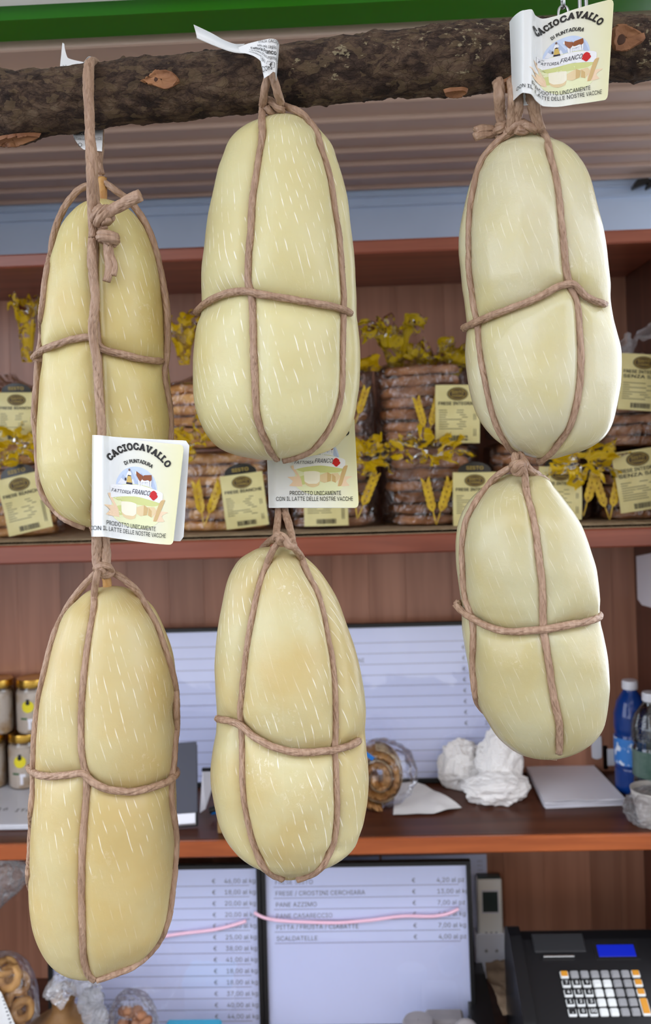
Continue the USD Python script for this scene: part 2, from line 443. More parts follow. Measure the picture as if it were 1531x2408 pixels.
mat('cup_white', lin(206, 202, 196), rough=0.5)
mat('jar_cream', lin(212, 200, 188), lin(176, 142, 96), scale=26, lo=0.5, hi=0.68, rough=0.25)
mat('sticker_yellow', lin(236, 222, 40), rough=0.4)
mat('ink_red', lin(206, 60, 60), rough=0.5)
mat('ink_green', lin(50, 110, 66), rough=0.5)
mat('brown_paper', lin(150, 128, 104), lin(126, 104, 84), scale=30, rough=0.8)
mat('dark_bottle', lin(26, 18, 14), rough=0.15)
mat('cap_white', lin(216, 218, 226), rough=0.35)
mat('bottle_blue', lin(16, 66, 150), rough=0.1, extra={'transmission_weight': 0.35})
mat('label_blue', lin(50, 120, 196), lin(220, 228, 240), scale=60, lo=0.55, hi=0.62, rough=0.4)
mat('label_green', lin(60, 90, 78), lin(96, 118, 110), scale=40, rough=0.4)
film('clear_film', tint=(0.97, 0.97, 0.98), rough=0.08, scale=24, bump=0.02, amount=1.15)
film('soft_film', tint=(0.96, 0.96, 0.97), rough=0.10, scale=14, bump=0.006, amount=0.85)
film('crumpled_film', tint=(0.90, 0.88, 0.88), rough=0.14, scale=22, bump=0.020, haze=0.10, amount=1.3)
film('white_film', tint=(0.88, 0.88, 0.90), rough=0.15, scale=30, bump=0.02, haze=0.24, amount=1.3)
film('pane', tint=(0.96, 0.96, 0.97), rough=0.015, scale=3, bump=0.0016, amount=1.7)
film('bottle_clear', tint=(0.82, 0.86, 0.88), rough=0.06, scale=6, bump=0.0, amount=1.4)
film('jar_glass', tint=(0.95, 0.95, 0.94), rough=0.04, scale=6, bump=0.0, amount=1.2)
film_printed('printed_film', lin(222, 186, 18))
film_printed('printed_film_dull', lin(200, 172, 18), cut=0.46)
# bark: cracked dark plates with lichen
LOOK['bark'] = usdkit.material(stage, '/World/Looks/bark', {
    'tc': ('texture_coordinate', {}), 'mp': ('mapping', {'scale': (0.8, 1.3, 1.3)}),
    'n1': ('noise_texture', {'scale': 42, 'detail': 9, 'roughness': 0.72, 'distortion': 0.4}), 'r1': ('rgb_ramp', {'ramp': [(0.32, lin(28, 21, 18)), (0.45, lin(58, 44, 37)), (0.56, lin(94, 75, 60)), (0.70, lin(126, 108, 88))]}),
    'wr': ('noise_texture', {'scale': 40, 'detail': 3}), 'wm': ('mix_color', {'fac': 0.03}),
    'v': ('voronoi_texture', {'feature': 'distance_to_edge', 'scale': 105}), 'vr': ('map_range', {'clamp': True, 'from_min': 0.0, 'from_max': 0.08, 'to_min': 0.4, 'to_max': 1.0}), 'mu': ('mix_color', {'blend_type': 'multiply', 'fac': 0.4}),
    'vf': ('voronoi_texture', {'scale': 120}), 'sf': ('separate_color', {}), 'fm': ('map_range', {'clamp': True, 'from_min': 0.80, 'from_max': 0.84, 'to_max': 0.5}), 'mf': ('mix_color', {'b': lin(112, 94, 70)}),
    'l1': ('noise_texture', {'scale': 130, 'detail': 4, 'roughness': 0.62}), 'l2': ('noise_texture', {'scale': 11, 'detail': 2}), 'la': ('math', {'math_type': 'multiply'}), 'lm': ('map_range', {'clamp': True, 'from_min': 0.385, 'from_max': 0.42, 'to_max': 0.8}),
    'mx': ('mix_color', {'b': lin(160, 148, 118)}), 'bh': ('math', {'math_type': 'multiply_add', 'value2': 1.3}), 'vb': ('math', {'math_type': 'multiply', 'value2': 0.25}), 'bp': ('bump', {'distance': 0.004}),
    'p': ('principled_bsdf', {'roughness': 0.8, 'specular_ior_level': 0.25})},
    [('tc.object', 'mp.vector'), ('mp.vector', 'n1.vector'), ('n1.fac', 'r1.fac'), ('mp.vector', 'wr.vector'), ('mp.vector', 'wm.a'), ('wr.color', 'wm.b'), ('wm.result', 'v.vector'), ('wm.result', 'vf.vector'), ('v.distance', 'vr.value'),
     ('r1.color', 'mu.a'), ('vr.result', 'mu.b'), ('vf.color', 'sf.color'), ('sf.r', 'fm.value'), ('fm.result', 'mf.fac'), ('mu.result', 'mf.a'),
     ('mp.vector', 'l1.vector'), ('mp.vector', 'l2.vector'), ('l1.fac', 'la.value1'), ('l2.fac', 'la.value2'), ('la.value', 'lm.value'), ('lm.result', 'mx.fac'), ('mf.result', 'mx.a'),
     ('mx.result', 'p.base_color'), ('n1.fac', 'bh.value1'), ('vr.result', 'vb.value1'), ('vb.value', 'bh.value3'), ('bh.value', 'bp.height'), ('bp.normal', 'p.normal')], surface='p.BSDF')
for nm_, c in {'print_sky': (196, 212, 238), 'print_hill': (176, 192, 220), 'print_snow': (226, 230, 238), 'print_green': (206, 212, 140), 'print_pale': (228, 232, 188), 'print_white': (234, 236, 238), 'print_cream': (240, 236, 214), 'print_tan': (226, 204, 160), 'print_ochre': (206, 176, 122),
               'print_peach': (236, 208, 176), 'print_brown': (140, 74, 34), 'print_skirt': (206, 176, 96), 'print_blue': (120, 120, 150), 'print_skin': (120, 96, 90), 'print_red': (200, 16, 28), 'print_navy': (44, 44, 62)}.items():
    mat(nm_, lin(*c), rough=0.25)
# card face: printed tint running from white at the fold to pale yellow-green at the free edge
LOOK['card_face'] = usdkit.material(stage, '/World/Looks/card_face', {'uv': ('uvmap', {'attribute': 'st'}), 'sx': ('separate_xyz', {}), 'r': ('rgb_ramp', {'ramp': [(0.25, lin(228, 231, 230)), (0.55, lin(228, 229, 216)), (1.0, lin(226, 224, 180))]}), 'p': ('principled_bsdf', {'roughness': 0.22})},
                                    [('uv.UV', 'sx.vector'), ('sx.x', 'r.fac'), ('r.color', 'p.base_color')], surface='p.BSDF')

# ------------------------------------------------------------------ street behind the camera (seen only in reflections)
def setting(name, mesh, material, label=None, smooth=False):
    return single(name, mesh, material, label, None, base=(0, 0, 0), smooth=smooth, kind='structure')


setting('ground', bx(-30, 30, -30, 6, -0.1, 0.0), 'pavement', 'grey street pavement in front of the stall')
hb = thing('house', 'pale peach town house across the street with shuttered windows', 'building', (3.5, -7.6, 0))
part(hb, 'wall', bx(-3.0, 10.0, -9.0, -7.5, 0, 9.0), 'plaster')
part(hb, 'ground_floor', bx(-3.0, 10.0, -7.52, -7.42, 0, 2.9), 'plaster_white')
for zf in (0.9, 4.0, 6.7):
    for xf in (-1.8, 0.6, 3.0, 5.4, 7.8):
        wn = part(hb, 'window', bx(xf, xf + 0.95, -7.51, -7.46 + (0.06 if zf < 2 else 0), zf, zf + 1.5), 'window_glass')
        if zf > 2:
            for s in (-0.5, 0.95):
                part(hb, 'shutter', bx(xf + s, xf + s + 0.48, -7.5, -7.44, zf - 0.02, zf + 1.52), 'shutter_green')

# ------------------------------------------------------------------ the stall: shell, shelves
YB, YF = 1.92, 1.60                      # back wall and shelf front
ZC = E + 0.594                           # ceiling
XR = px(1482, 1000, YB)[0]               # right-hand side wall
XL = -1.15
Z_TOP, Z_MID, Z_CNT, Z_LOW = E + 0.384, E - 0.1448, E - 0.689, E - 1.115
ce = setting('ceiling', bx(XL - 0.1, XR + 0.35, 1.251, 2.2, ZC + 0.012, ZC + 0.20), 'ceiling_paint', 'pinkish ribbed metal ceiling of the stall')
for k in range(10):                      # ribbed slats, each with a rounded lip
    y0 = 1.249 + 0.0815 * k
    y1 = min(y0 + 0.0812, 2.03)
    prof = [(y0 + 0.0005, ZC + 0.012), (y0 + 0.0005, ZC - 0.001), (y0 + 0.002, ZC - 0.0045), (y0 + 0.0055, ZC - 0.006), (y0 + 0.009, ZC - 0.0045), (y0 + 0.0115, ZC - 0.0005), (y0 + 0.014, ZC + 0.0015), (y1 - 0.001, ZC + 0.0025), (y1, ZC + 0.012)]
    m = extr(Polygon(prof), XR + 0.30 - XL)
    v = np.array(m.vertices)[:, [2, 0, 1]] + [XL, 0, 0]
    part(ce, 'slat', (v, np.array(m.faces)), 'ceiling_paint', smooth=35)
gb = sweep([(XL - 0.3, 1.205, ZC + 0.045), (XR + 0.5, 1.205, ZC + 0.045)], 0.055, n=40)
single('trim_1', bx(XL - 0.3, XR + 0.5, 1.150, 1.2485, ZC - 0.003, ZC + 0.085, 0.020), 'green_paint', 'glossy green beam along the front edge of the stall roof', None, base=(0, 0, 0), smooth=30, kind='structure')
aw = np.array([(XL - 0.4, 1.147, ZC + 0.004), (XR + 0.6, 1.147, ZC + 0.004), (XR + 0.6, 0.25, E + 0.93), (XL - 0.4, 0.25, E + 0.93)])
awm = (np.vstack([aw, aw + [0, 0.0, 0.012]]), np.array([(0, 1, 2), (0, 2, 3), (4, 6, 5), (4, 7, 6), (0, 4, 5), (0, 5, 1), (1, 5, 6), (1, 6, 2), (2, 6, 7), (2, 7, 3), (3, 7, 4), (3, 4, 0)]))
LOOK['awning_cloth'] = usdkit.material(stage, '/World/Looks/awning_cloth', {'d': ('diffuse_bsdf', {'color': lin(240, 240, 236)}), 't': ('translucent_bsdf', {'color': lin(240, 240, 236)}), 'm': ('mix_closure', {'fac': 0.22})}, [('d.BSDF', 'm.closure1'), ('t.BSDF', 'm.closure2')], surface='m.closure')
single('awning', awm, 'awning_cloth', 'white cloth awning raised in front of the green beam', 'awning', base=(0, 0.7, E + 0.7))

wb = setting('wall_back', bx(XL - 0.05, XR + 0.05, YB + 0.012, YB + 0.03, 0.3, Z_TOP - 0.02), 'side_wood', 'reddish brown wooden back wall of vertical staves')
xs = [XL]
while xs[-1] < XR - 0.02:
    xs.append(min(XR, xs[-1] + float(rng.uniform(0.055, 0.10))))
for a, b in zip(xs[:-1], xs[1:]):
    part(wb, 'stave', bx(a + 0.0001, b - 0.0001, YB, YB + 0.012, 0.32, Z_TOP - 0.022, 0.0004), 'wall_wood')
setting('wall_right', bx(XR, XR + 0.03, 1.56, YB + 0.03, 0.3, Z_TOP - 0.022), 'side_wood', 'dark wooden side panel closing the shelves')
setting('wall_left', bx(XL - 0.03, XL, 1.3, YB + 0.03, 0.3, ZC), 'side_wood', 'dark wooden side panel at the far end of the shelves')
up = setting('wall_upper', bx(XL, XR + 0.3, 2.002, 2.03, Z_TOP - 0.02, ZC + 0.012), 'blue_panel', 'blue grey metal panel above the top shelf')
for z in (ZC - 0.020, ZC - 0.042):
    part(up, 'seam', bx(XL, XR + 0.3, 1.996, 2.003, z, z + 0.004, 0.0012), 'blue_panel')
for xx in (1484, 1516):
    c = px(xx + 22, 436, 1.985)
    tri = extr(Polygon([(-0.020, -0.004), (-0.020, -0.011), (0.022, 0.004), (0.010, 0.010), (-0.012, 0.008)]), 0.02)
    v = np.array(tri.vertices)[:, [0, 2, 1]] * [1, -1, 1] + c
    part(up, 'clip', (v, np.array(tri.faces)[:, ::-1]), 'black_plastic')
single('shelf', bx(XL, XR, YF, 2.0, E + 0.3595, Z_TOP, 0.003), 'shelf_wood', 'topmost wooden shelf board under the blue panel, empty', 'shelf', smooth=30)
single('shelf', bx(XL, XR, YF, YB - 0.001, E - 0.179, Z_MID, 0.003), 'shelf_wood', 'wooden shelf board carrying the bread bags', 'shelf', smooth=30)
single('shelf', bx(XL, XR, YF + 0.012, YB - 0.001, E - 0.716, Z_CNT, 0.002), 'counter_wood', 'dark brown wooden counter shelf with jars, napkins and menus', 'shelf', smooth=30)
stg = stage.GetPrimAtPath('/World/shelf_002')
part('/World/shelf_002', 'edging', bx(XL, XR, YF, YF + 0.0119, E - 0.7175, Z_CNT + 0.0005, 0.003), 'edge_wood', smooth=30, label='orange brown front edging')
single('worktop', bx(XL, XR, 1.30, YB - 0.001, Z_LOW - 0.03, Z_LOW, 0.003), 'counter_wood', 'low wooden worktop under the menu frames', 'worktop', smooth=30)
# corrugated cardboard lining the bread shelf
cb_v, cb_f = vf(bx(XL + 0.02, XR - 0.01, YF + 0.004, YB - 0.004, Z_MID + 0.0002, Z_MID + 0.0016))
cbt = thing('cardboard_sheet', 'corrugated cardboard sheet lining the bread shelf', 'cardboard', (0, 1.75, Z_MID))
part(cbt, 'lower_liner', (cb_v, cb_f), 'cardboard')
part(cbt, 'upper_liner', (cb_v + [0, 0, 0.0062], cb_f), 'cardboard')
xw = np.arange(XL + 0.02, XR - 0.012, 0.0016)
zw = Z_MID + 0.0040 + 0.0019 * np.sin(xw * 2 * np.pi / 0.0075)
wv = np.array([(x, y, z) for x, z in zip(xw, zw) for y in (YF + 0.006, YF + 0.10)])
part(cbt, 'fluting', (wv, grid(len(xw), 2)), 'cardboard', kind='stuff')

# ------------------------------------------------------------------ the branch the cheeses hang from
LY = 0.95
ltop = np.array([(-160, 172), (-60, 160), (0, 163), (55, 171), (150, 164), (225, 156), (400, 136), (520, 124), (700, 104), (900, 82), (1010, 71), (1090, 58), (1140, 60), (1200, 57), (1330, 50), (1440, 42), (1531, 45), (1700, 36)], float)
lbot = np.array([(-160, 330), (-60, 328), (0, 330), (45, 336), (90, 318), (150, 309), (300, 291), (520, 268), (620, 257), (900, 227), (1010, 220), (1070, 222), (1170, 210), (1250, 205), (1440, 190), (1531, 184), (1700, 170)], float)
lx = np.linspace(-150, 1690, 460)
ty, by = PchipInterpolator(*ltop.T)(lx), PchipInterpolator(*lbot.T)(lx)
lt, lb = np.array([px(x, y, LY) for x, y in zip(lx, ty)]), np.array([px(x, y, LY) for x, y in zip(lx, by)])
lc, lr = (lt + lb) / 2, np.linalg.norm(lt - lb, axis=1) / 2
NL = 120
th = np.linspace(0, 2 * np.pi, NL, endpoint=False)
LAX = (lc[-1] - lc[0]) / np.linalg.norm(lc[-1] - lc[0]); LUP = np.array([0, 0, 1.0]) - LAX * LAX[2]; LUP /= np.linalg.norm(LUP); LBK = np.array([0, 1.0, 0])
dirs = np.cos(th)[:, None] * LUP + np.sin(th)[:, None] * LBK
lv = lc[:, None] + lr[:, None, None] * dirs[None]
q = lv.reshape(-1, 3)
dsp = (fbm(q * 60, 4, 3) - 0.5) * 0.006 + (fbm(q * [22, 30, 30], 3, 9) - 0.5) * 0.006 + np.clip(fbm(q * 150, 2, 5) - 0.6, 0, 1) * 0.008
lv = (lv + dsp.reshape(len(lx), NL)[..., None] * dirs[None]).reshape(-1, 3)
lf = grid(len(lx), NL, True)[:, ::-1]
k0, k1 = len(lv), len(lv) + 1
lv = np.vstack([lv, lc[0], lc[-1]])
caps = [(k0, j, (j + 1) % NL) for j in range(NL)] + [(k1, (len(lx) - 1) * NL + (j + 1) % NL, (len(lx) - 1) * NL + j) for j in range(NL)]
lf = np.vstack([lf[:, [0, 1, 2]], lf[:, [0, 2, 3]], np.array(caps)])
LOG = trimesh.Trimesh(lv, lf, process=False)
lg = thing('branch', 'thick bark-covered branch from which the cheeses hang', 'branch', lc[230])
part(lg, 'bark', (lv, lf), 'bark', smooth=True)


def on_log(x, y):
    d = ray(x, y)
    hit, _, tri = LOG.ray.intersects_location([CAM], [d], multiple_hits=False)
    if len(hit):
        return hit[0], LOG.face_normals[tri[0]]
    p = px(x, y, LY); _, i = cKDTree(lv[:-2]).query(p)
    return lv[i], (lv[i] - lc[min(len(lx) - 1, i // NL)]) / lr[min(len(lx) - 1, i // NL)]


def knot(outline, rim=0.003, core=None, seed=0):
    """A cut or torn branch scar: a shallow dish of bare wood lying on the bark, rim raised."""
    o = Polygon(outline)
    cx, cy = o.centroid.x, o.centroid.y
    ring = np.array(o.exterior.coords)[:-1]
    ring = resample(np.vstack([np.c_[ring, ring[:, 0] * 0], np.r_[ring[0], 0]]), 3.0)[:, :2][:-1]
    n = len(ring); rows = []
    for s, hgt in ((1.12, -0.0015), (1.0, rim), (0.9, rim * 0.9), (0.72, rim * 0.25), (0.5, 0.0003), (0.25, 0.0001), (0.04, 0.0)):
        r = []
        for k_, (a, b) in enumerate(ring):
            p, nn = on_log(cx + (a - cx) * s, cy + (b - cy) * s)
            r.append(p + nn * (hgt + 0.0022 + 0.0015 * (fbm([[a * 0.11 + seed, b * 0.11, s * 3]], 2)[0] - 0.5)))
        rows.append(r)
    v = np.array(rows).reshape(-1, 3)
    kp = part(lg, 'knot', (v, grid(len(rows), n, True)), 'cut_wood', smooth=True, label='bare orange knot scar')
    if core:
        p, nn = on_log(*core[:2])
        s = trimesh.creation.icosphere(2, 1.0); vv = np.array(s.vertices) * core[2]
        vv -= np.outer(vv @ nn, nn) * 0.75
        part(kp, 'core', (vv + p + nn * 0.0022, np.array(s.faces)), 'knot_core', smooth=True)


knot([(335, 190), (352, 180), (372, 170), (395, 170), (412, 180), (419, 192), (405, 202), (388, 208), (365, 201), (348, 197)], core=(368, 188, 0.0022), seed=1)
knot([(-20, 322), (20, 316), (60, 312), (90, 313), (70, 324), (45, 335), (10, 337), (-20, 334)], seed=2)
knot([(1045, 210), (1060, 205), (1085, 204), (1098, 209), (1090, 217), (1070, 221), (1050, 218)], seed=3)
knot([(1162, 196), (1190, 184), (1204, 176), (1208, 206), (1185, 208), (1165, 206)], seed=4)
knot([(1443, 70), (1460, 62), (1485, 68), (1505, 80), (1508, 95), (1490, 108), (1470, 118), (1448, 116), (1440, 95)], core=(1456, 95, 0.006), seed=5)

# chain at the branch end
ch = thing('chain', 'steel chain and hooks holding up the branch behind the big tag', 'chain', px(1325, 20, 0.95))


def link(c, w, h, r, turn=0.0, tilt=0.0):
    t = np.linspace(0, 2 * np.pi, 40)
    p = np.stack([np.sign(np.cos(t)) * np.abs(np.cos(t)) ** 0.8 * w, 0 * t, np.sign(np.sin(t)) * np.abs(np.sin(t)) ** 0.8 * h], 1)
    R = np.array([[math.cos(turn), -math.sin(turn), 0], [math.sin(turn), math.cos(turn), 0], [0, 0, 1]])
    v, f = sweep(p @ R.T, r, n=12)
    return v + np.asarray(c), f


c0 = px(1325, 34, 0.95)
part(ch, 'link', link(c0, 0.0052, 0.0088, 0.0014), 'chain_steel', smooth=True)
for k in range(1, 14):
    part(ch, 'link', link(c0 + [0, 0, 0.0142 * k + 0.002], 0.0052, 0.0092, 0.0014, turn=(k % 2) * math.pi / 2), 'chain_steel', smooth=True)
for x in (1364, 1379):
    a = px(x, 30, 0.955)
    part(ch, 'rod', sweep(resample([a - [0, 0, 0.004], a + [0, 0, 0.10], a + [0.004, 0, 0.22]], 0.01), 0.0021, n=12), 'chain_steel', smooth=True)
u_ = [px(1325, 42, 0.95) + [0, 0, 0.0], px(1320, 52, 0.935), px(1320, 90, 0.918), px(1322, 140, 0.905), px(1324, 200, 0.93)]
part(ch, 'hook', sweep(resample(u_, 0.003), 0.0016, n=10), 'chain_steel', smooth=True)

# ------------------------------------------------------------------ cheeses
PALE = dict(pale=lin(232, 222, 182), warm=lin(224, 206, 146))
cheese_look('rind_yellow', lin(205, 192, 136), lin(199, 178, 114), 0.72, seed=1.3)
cheese_look('rind_deep', lin(196, 181, 133), lin(193, 170, 113), 0.62, seed=2.7)
cheese_look('rind_large', lin(209, 201, 153), lin(205, 193, 138), 0.95, seed=4.1)
cheese_look('rind_lobed', lin(198, 188, 144), lin(194, 174, 119), 0.8, seed=5.9)
cheese_look('rind_pale', lin(203, 196, 162), lin(199, 189, 140), 0.34, seed=7.2, gloss=0.20)
cheese_look('rind_short', lin(188, 181, 144), lin(184, 171, 123), 0.22, seed=9.4, gloss=0.26)


def loft(sil, Y, ratio=0.94, nv=190, nu=240, seed=0):
    """A round body whose outline, seen by the lens, is SIL: rows of (y, left x, right x)."""
    s = np.array(sil, float)
    y0, y1 = s[0, 0], s[-1, 0]
    a = np.linspace(0, 2 * np.pi, nu, endpoint=False)
    t = (1 - np.cos(np.linspace(0, np.pi, nv))) / 2 * 0.75 + np.linspace(0, 1, nv) * 0.25
    xl, xr = s[:, 1].copy(), s[:, 2].copy()
    st = sb = 0.0
    kr, dm = np.ones(len(s)), np.zeros(len(s))
    inner = ((s[:, 2] - s[:, 1]) > 110) & (s[:, 0] > y0 + 0.10 * (y1 - y0)) & (s[:, 0] < y1 - 0.10 * (y1 - y0)); ii = np.where(inner)[0]
    for it in range(9):
        y = y0 + (y1 - y0) * t
        # half widths of round caps: interpolate the square so that the ends close smoothly
        mid, half = (xl + xr) / 2, np.maximum((xr - xl) / 2, 0.25)
        hw = np.sqrt(np.clip(PchipInterpolator(s[:, 0], half ** 2)(y), 0, None)); cx = PchipInterpolator(s[:, 0], mid)(y)
        yy = (y - y0) / (y1 - y0) * (y1 - sb - y0 - st) + y0 + st
        L = np.array([px(c - h, q, Y) for c, h, q in zip(cx, hw, yy)]); Rr = np.array([px(c + h, q, Y) for c, h, q in zip(cx, hw, yy)])
        c = (L + Rr) / 2; ex = (Rr - L) / 2; hh = np.linalg.norm(ex, axis=1)
        v = c[:, None] + np.cos(a)[None, :, None] * ex[:, None] + np.sin(a)[None, :, None] * hh[:, None, None] * np.array([0, ratio, 0])
        if it == 8:
            break
        p = proj(v.reshape(-1, 3))                       # so that the outline and the rounded ends come out as drawn
        st += 0.8 * (y0 - p[:, 1].min()); sb += 0.8 * (p[:, 1].max() - y1)
        o = np.argsort(p[:, 1]); p = p[o]
        for i in ii:
            k0, k1 = np.searchsorted(p[:, 1], [s[i, 0] - 3, s[i, 0] + 3])
            if k1 - k0 > 20:
                e0, e1 = s[i, 1] - p[k0:k1, 0].min(), s[i, 2] - p[k0:k1, 0].max()
                kr[i] += 0.7 * (e1 - e0) / (s[i, 2] - s[i, 1]); dm[i] += 0.35 * (e0 + e1)
        kr[:ii[0]], kr[ii[-1] + 1:], dm[:ii[0]], dm[ii[-1] + 1:] = kr[ii[0]], kr[ii[-1]], dm[ii[0]], dm[ii[-1]]
        kr, dm = [np.convolve(np.pad(q_, 2, mode='edge'), [0.1, 0.2, 0.4, 0.2, 0.1], 'valid') for q_ in (kr, dm)]
        m_, h_ = (s[:, 1] + s[:, 2]) / 2 + dm * np.clip((s[:, 2] - s[:, 1]) / 110, 0, 1), (s[:, 2] - s[:, 1]) / 2 * kr
        xl, xr = m_ - h_, m_ + h_
    return v, a


class Cheese:
    def __init__(self, name_look, sil, paths, Y, label, seed, dent=0.0085, width=0.015, ratio=0.94, cord_r=0.0039):
        self.Y, self.seed = Y, seed
        grid_v, ang = loft(sil, Y, ratio)
        nv, nu = grid_v.shape[:2]
        v = grid_v.reshape(-1, 3)
        f = grid(nv, nu, True)
        n0 = len(v)
        top, bot = grid_v[0].mean(0), grid_v[-1].mean(0)
        v = np.vstack([v, top, bot])
        caps = [(n0, j, (j + 1) % nu) for j in range(nu)] + [(n0 + 1, (nv - 1) * nu + (j + 1) % nu, (nv - 1) * nu + j) for j in range(nu)]
        f = np.vstack([f[:, [0, 1, 2]], f[:, [0, 2, 3]], np.array(caps)])
        m = trimesh.Trimesh(v, f, process=False)
        if m.volume < 0:
            f = f[:, ::-1]; m = trimesh.Trimesh(v, f, process=False)
        nrm = np.array(m.vertex_normals)
        v = v + nrm * ((fbm(v * 16 + seed * 5, 2, seed) - 0.5) * 0.0045 * np.clip(np.r_[np.repeat(np.sin(np.linspace(0, np.pi, nv)), nu), 0, 0] * 3, 0, 1))[:, None]
        m = trimesh.Trimesh(v, f, process=False)
        self.m, self.tree, self.v, self.n = m, cKDTree(v), v, np.array(m.vertex_normals)
        mid = v.mean(0)
        # trace the cords
        traced = {}
        for key, pts in paths.items():
            traced[key] = self.trace(pts, belt=key.startswith('belt'))
        allp = np.vstack([t[0][t[2]] for t in traced.values() if t[2].any()])
        d, _ = cKDTree(allp).query(v)
        dent_v = dent * np.exp(-(d / width)) + dent * 0.55 * np.exp(-(d / (width * 0.33)) ** 2)
        view = (v - CAM) / np.linalg.norm(v - CAM, axis=1, keepdims=True); fc = np.clip((np.abs((view * self.n).sum(1)) - 0.10) / 0.55, 0, 1)
        dent_v *= 0.10 + 0.90 * fc * fc * (3 - 2 * fc)            # the cord bites less where it runs down the flanks
        dg = gaussian_filter(dent_v[:-2].reshape(nv, nu), (1.3, 1.8), mode=('nearest', 'wrap'))      # softens the cusp under the cords
        rad = np.linalg.norm(grid_v[:, 0] - grid_v[:, nu // 2], axis=1) / 2
        dg *= np.clip(rad / 0.035, 0, 1)[:, None]
        sunk = np.r_[dg.ravel(), 0, 0]; v2 = v - self.n * sunk[:, None]
        v2[-2], v2[-1] = v2[:nu].mean(0), v2[-2 - nu:-2].mean(0)
        base = np.array([v2[:, 0].mean(), Y, v2[:, 2].min()])
        self.path = thing('cheese', label, 'cheese', base)
        uu = np.r_[np.tile(ang, nv), 0, 0]; r_ = np.linalg.norm(grid_v[nv // 2, 0] - grid_v[nv // 2, nu // 2]) / 2
        ua = (uu + np.pi / 2) % (2 * np.pi)               # seam at the back
        uv = np.stack([ua * r_, v2[:, 2]], 1)
        part(self.path, 'body', (v2, f), name_look, smooth=True, uv=uv)
        self.cords = traced
        for i, (key, (P, N, on)) in enumerate(traced.items()):
            sink = np.where(on, sunk[self.tree.query(P)[1]], 0.0)
            k = np.ones(9) / 9
            sink = np.convolve(np.pad(sink, 4, mode='edge'), k, 'valid')
            lift = 0.0042 if key.startswith('belt') else 0.0
            Q = P - N * (sink - cord_r * 0.30 - lift)[:, None]
            Qs = np.stack([np.convolve(np.pad(Q[:, c], 3, mode='edge'), np.ones(7) / 7, 'valid') for c in range(3)], 1)
            Qs[0], Qs[-1] = Q[0], Q[-1]
            name = 'belt_cord' if key.startswith('belt') else ('hanging_cord' if key.startswith('hang') else 'cord')
            part(self.path, name, cord(Qs, cord_r * (1.35 if key.endswith('thick') else 1.0), seed=seed * 10 + i), 'raffia', smooth=True)

    def trace(self, pts, belt=False):
        """Picture points (x, y[, Y]) to points on the cheese (or free in the air), with normals and an on-the-surface flag."""
        P2 = np.array([p[:2] for p in pts], float); free = np.array([p[2] if len(p) > 2 else np.nan for p in pts])
        s = np.r_[0, np.cumsum(np.linalg.norm(np.diff(P2, axis=0), axis=1))]
        t = np.arange(0, s[-1], 5.0)
        q = PchipInterpolator(s, P2)(t)
        fr = np.interp(t, s, np.where(np.isnan(free), -1, free))
        seg = np.searchsorted(s, t, 'right') - 1
        isfree = (free[np.clip(seg, 0, len(s) - 1)] >= 0) & (free[np.clip(seg + 1, 0, len(s) - 1)] >= 0)
        P, N, on, kind, at_ = [], [], [], [], []
        nxt = free[np.clip(seg + 1, 0, len(s) - 1)]
        for (x, y), Yf, a, nx in zip(q, fr, isfree, nxt):
            if nx < 0:                                    # round the back of the cheese
                h_ = self.hit(x, y, far=True)
                if h_ is not None:
                    P.append(h_[0]); N.append(h_[1]); on.append(True); kind.append(1); at_.append((x, y))
                continue
            if a:
                P.append(px(x, y, Yf)); N.append(np.zeros(3)); on.append(False); kind.append(0); at_.append((x, y)); continue
            p, n, o = self.hit(x, y)
            P.append(p); N.append(n); on.append(o); kind.append(1 if self.was_hit else 2); at_.append((x, y))
        i = 0                                             # short runs just off the outline take their depth from both sides
        while i < len(kind):
            j = i
            while j < len(kind) and kind[j] == 2:
                j += 1
            if 0 < i < j < len(kind) and j - i <= 7:
                for k in range(i, j):
                    w = (k - i + 1) / (j - i + 1); P[k] = px(*at_[k], P[i - 1][1] * (1 - w) + P[j][1] * w)
            i = max(j, i + 1)
        P, N, on = np.array(P), np.array(N), np.array(on)
        if belt:                                          # close it round the back
            a, b = q[0], q[-1]
            back = []
            for w in np.linspace(0, 1, 60)[1:-1]:
                x, y = b + (a - b) * w
                p = self.hit(x, y, far=True)
                if p is not None:
                    back.append(p)
            if back:
                P = np.vstack([P, [p for p, _ in back], P[:1]]); N = np.vstack([N, [n for _, n in back], N[:1]]); on = np.r_[on, np.ones(len(back), bool), on[:1]]
        return P, N, on

    def hit(self, x, y, far=False):
        d = ray(x, y)
        h, _, tri = self.m.ray.intersects_location([CAM], [d], multiple_hits=True)
        self.was_hit = len(h) > 0
        if len(h):
            dist = np.linalg.norm(h - CAM, axis=1)
            i = dist.argmax() if far else dist.argmin()
            return (h[i], self.m.face_normals[tri[i]]) if far else (h[i], self.m.face_normals[tri[i]], True)
        if far:
            return None
        p = px(x, y, self.Y)
        dd, i = self.tree.query(p)
        if dd < 0.011:
            return p, self.n[i], bool(dd < 0.005)          # beside the outline: stays where it is seen
        return p, np.zeros(3), False


def knot_lump(parent, pts, r, Y, seed, name='knot'):
    """A tied knot: a short cord wound over itself through the picture points (x, y, Y offset)."""
    P = np.array([px(x, y, Y + dy) for x, y, dy in pts])
    part(parent, name, cord(P, r, seed=seed, n=18), 'raffia', smooth=True)


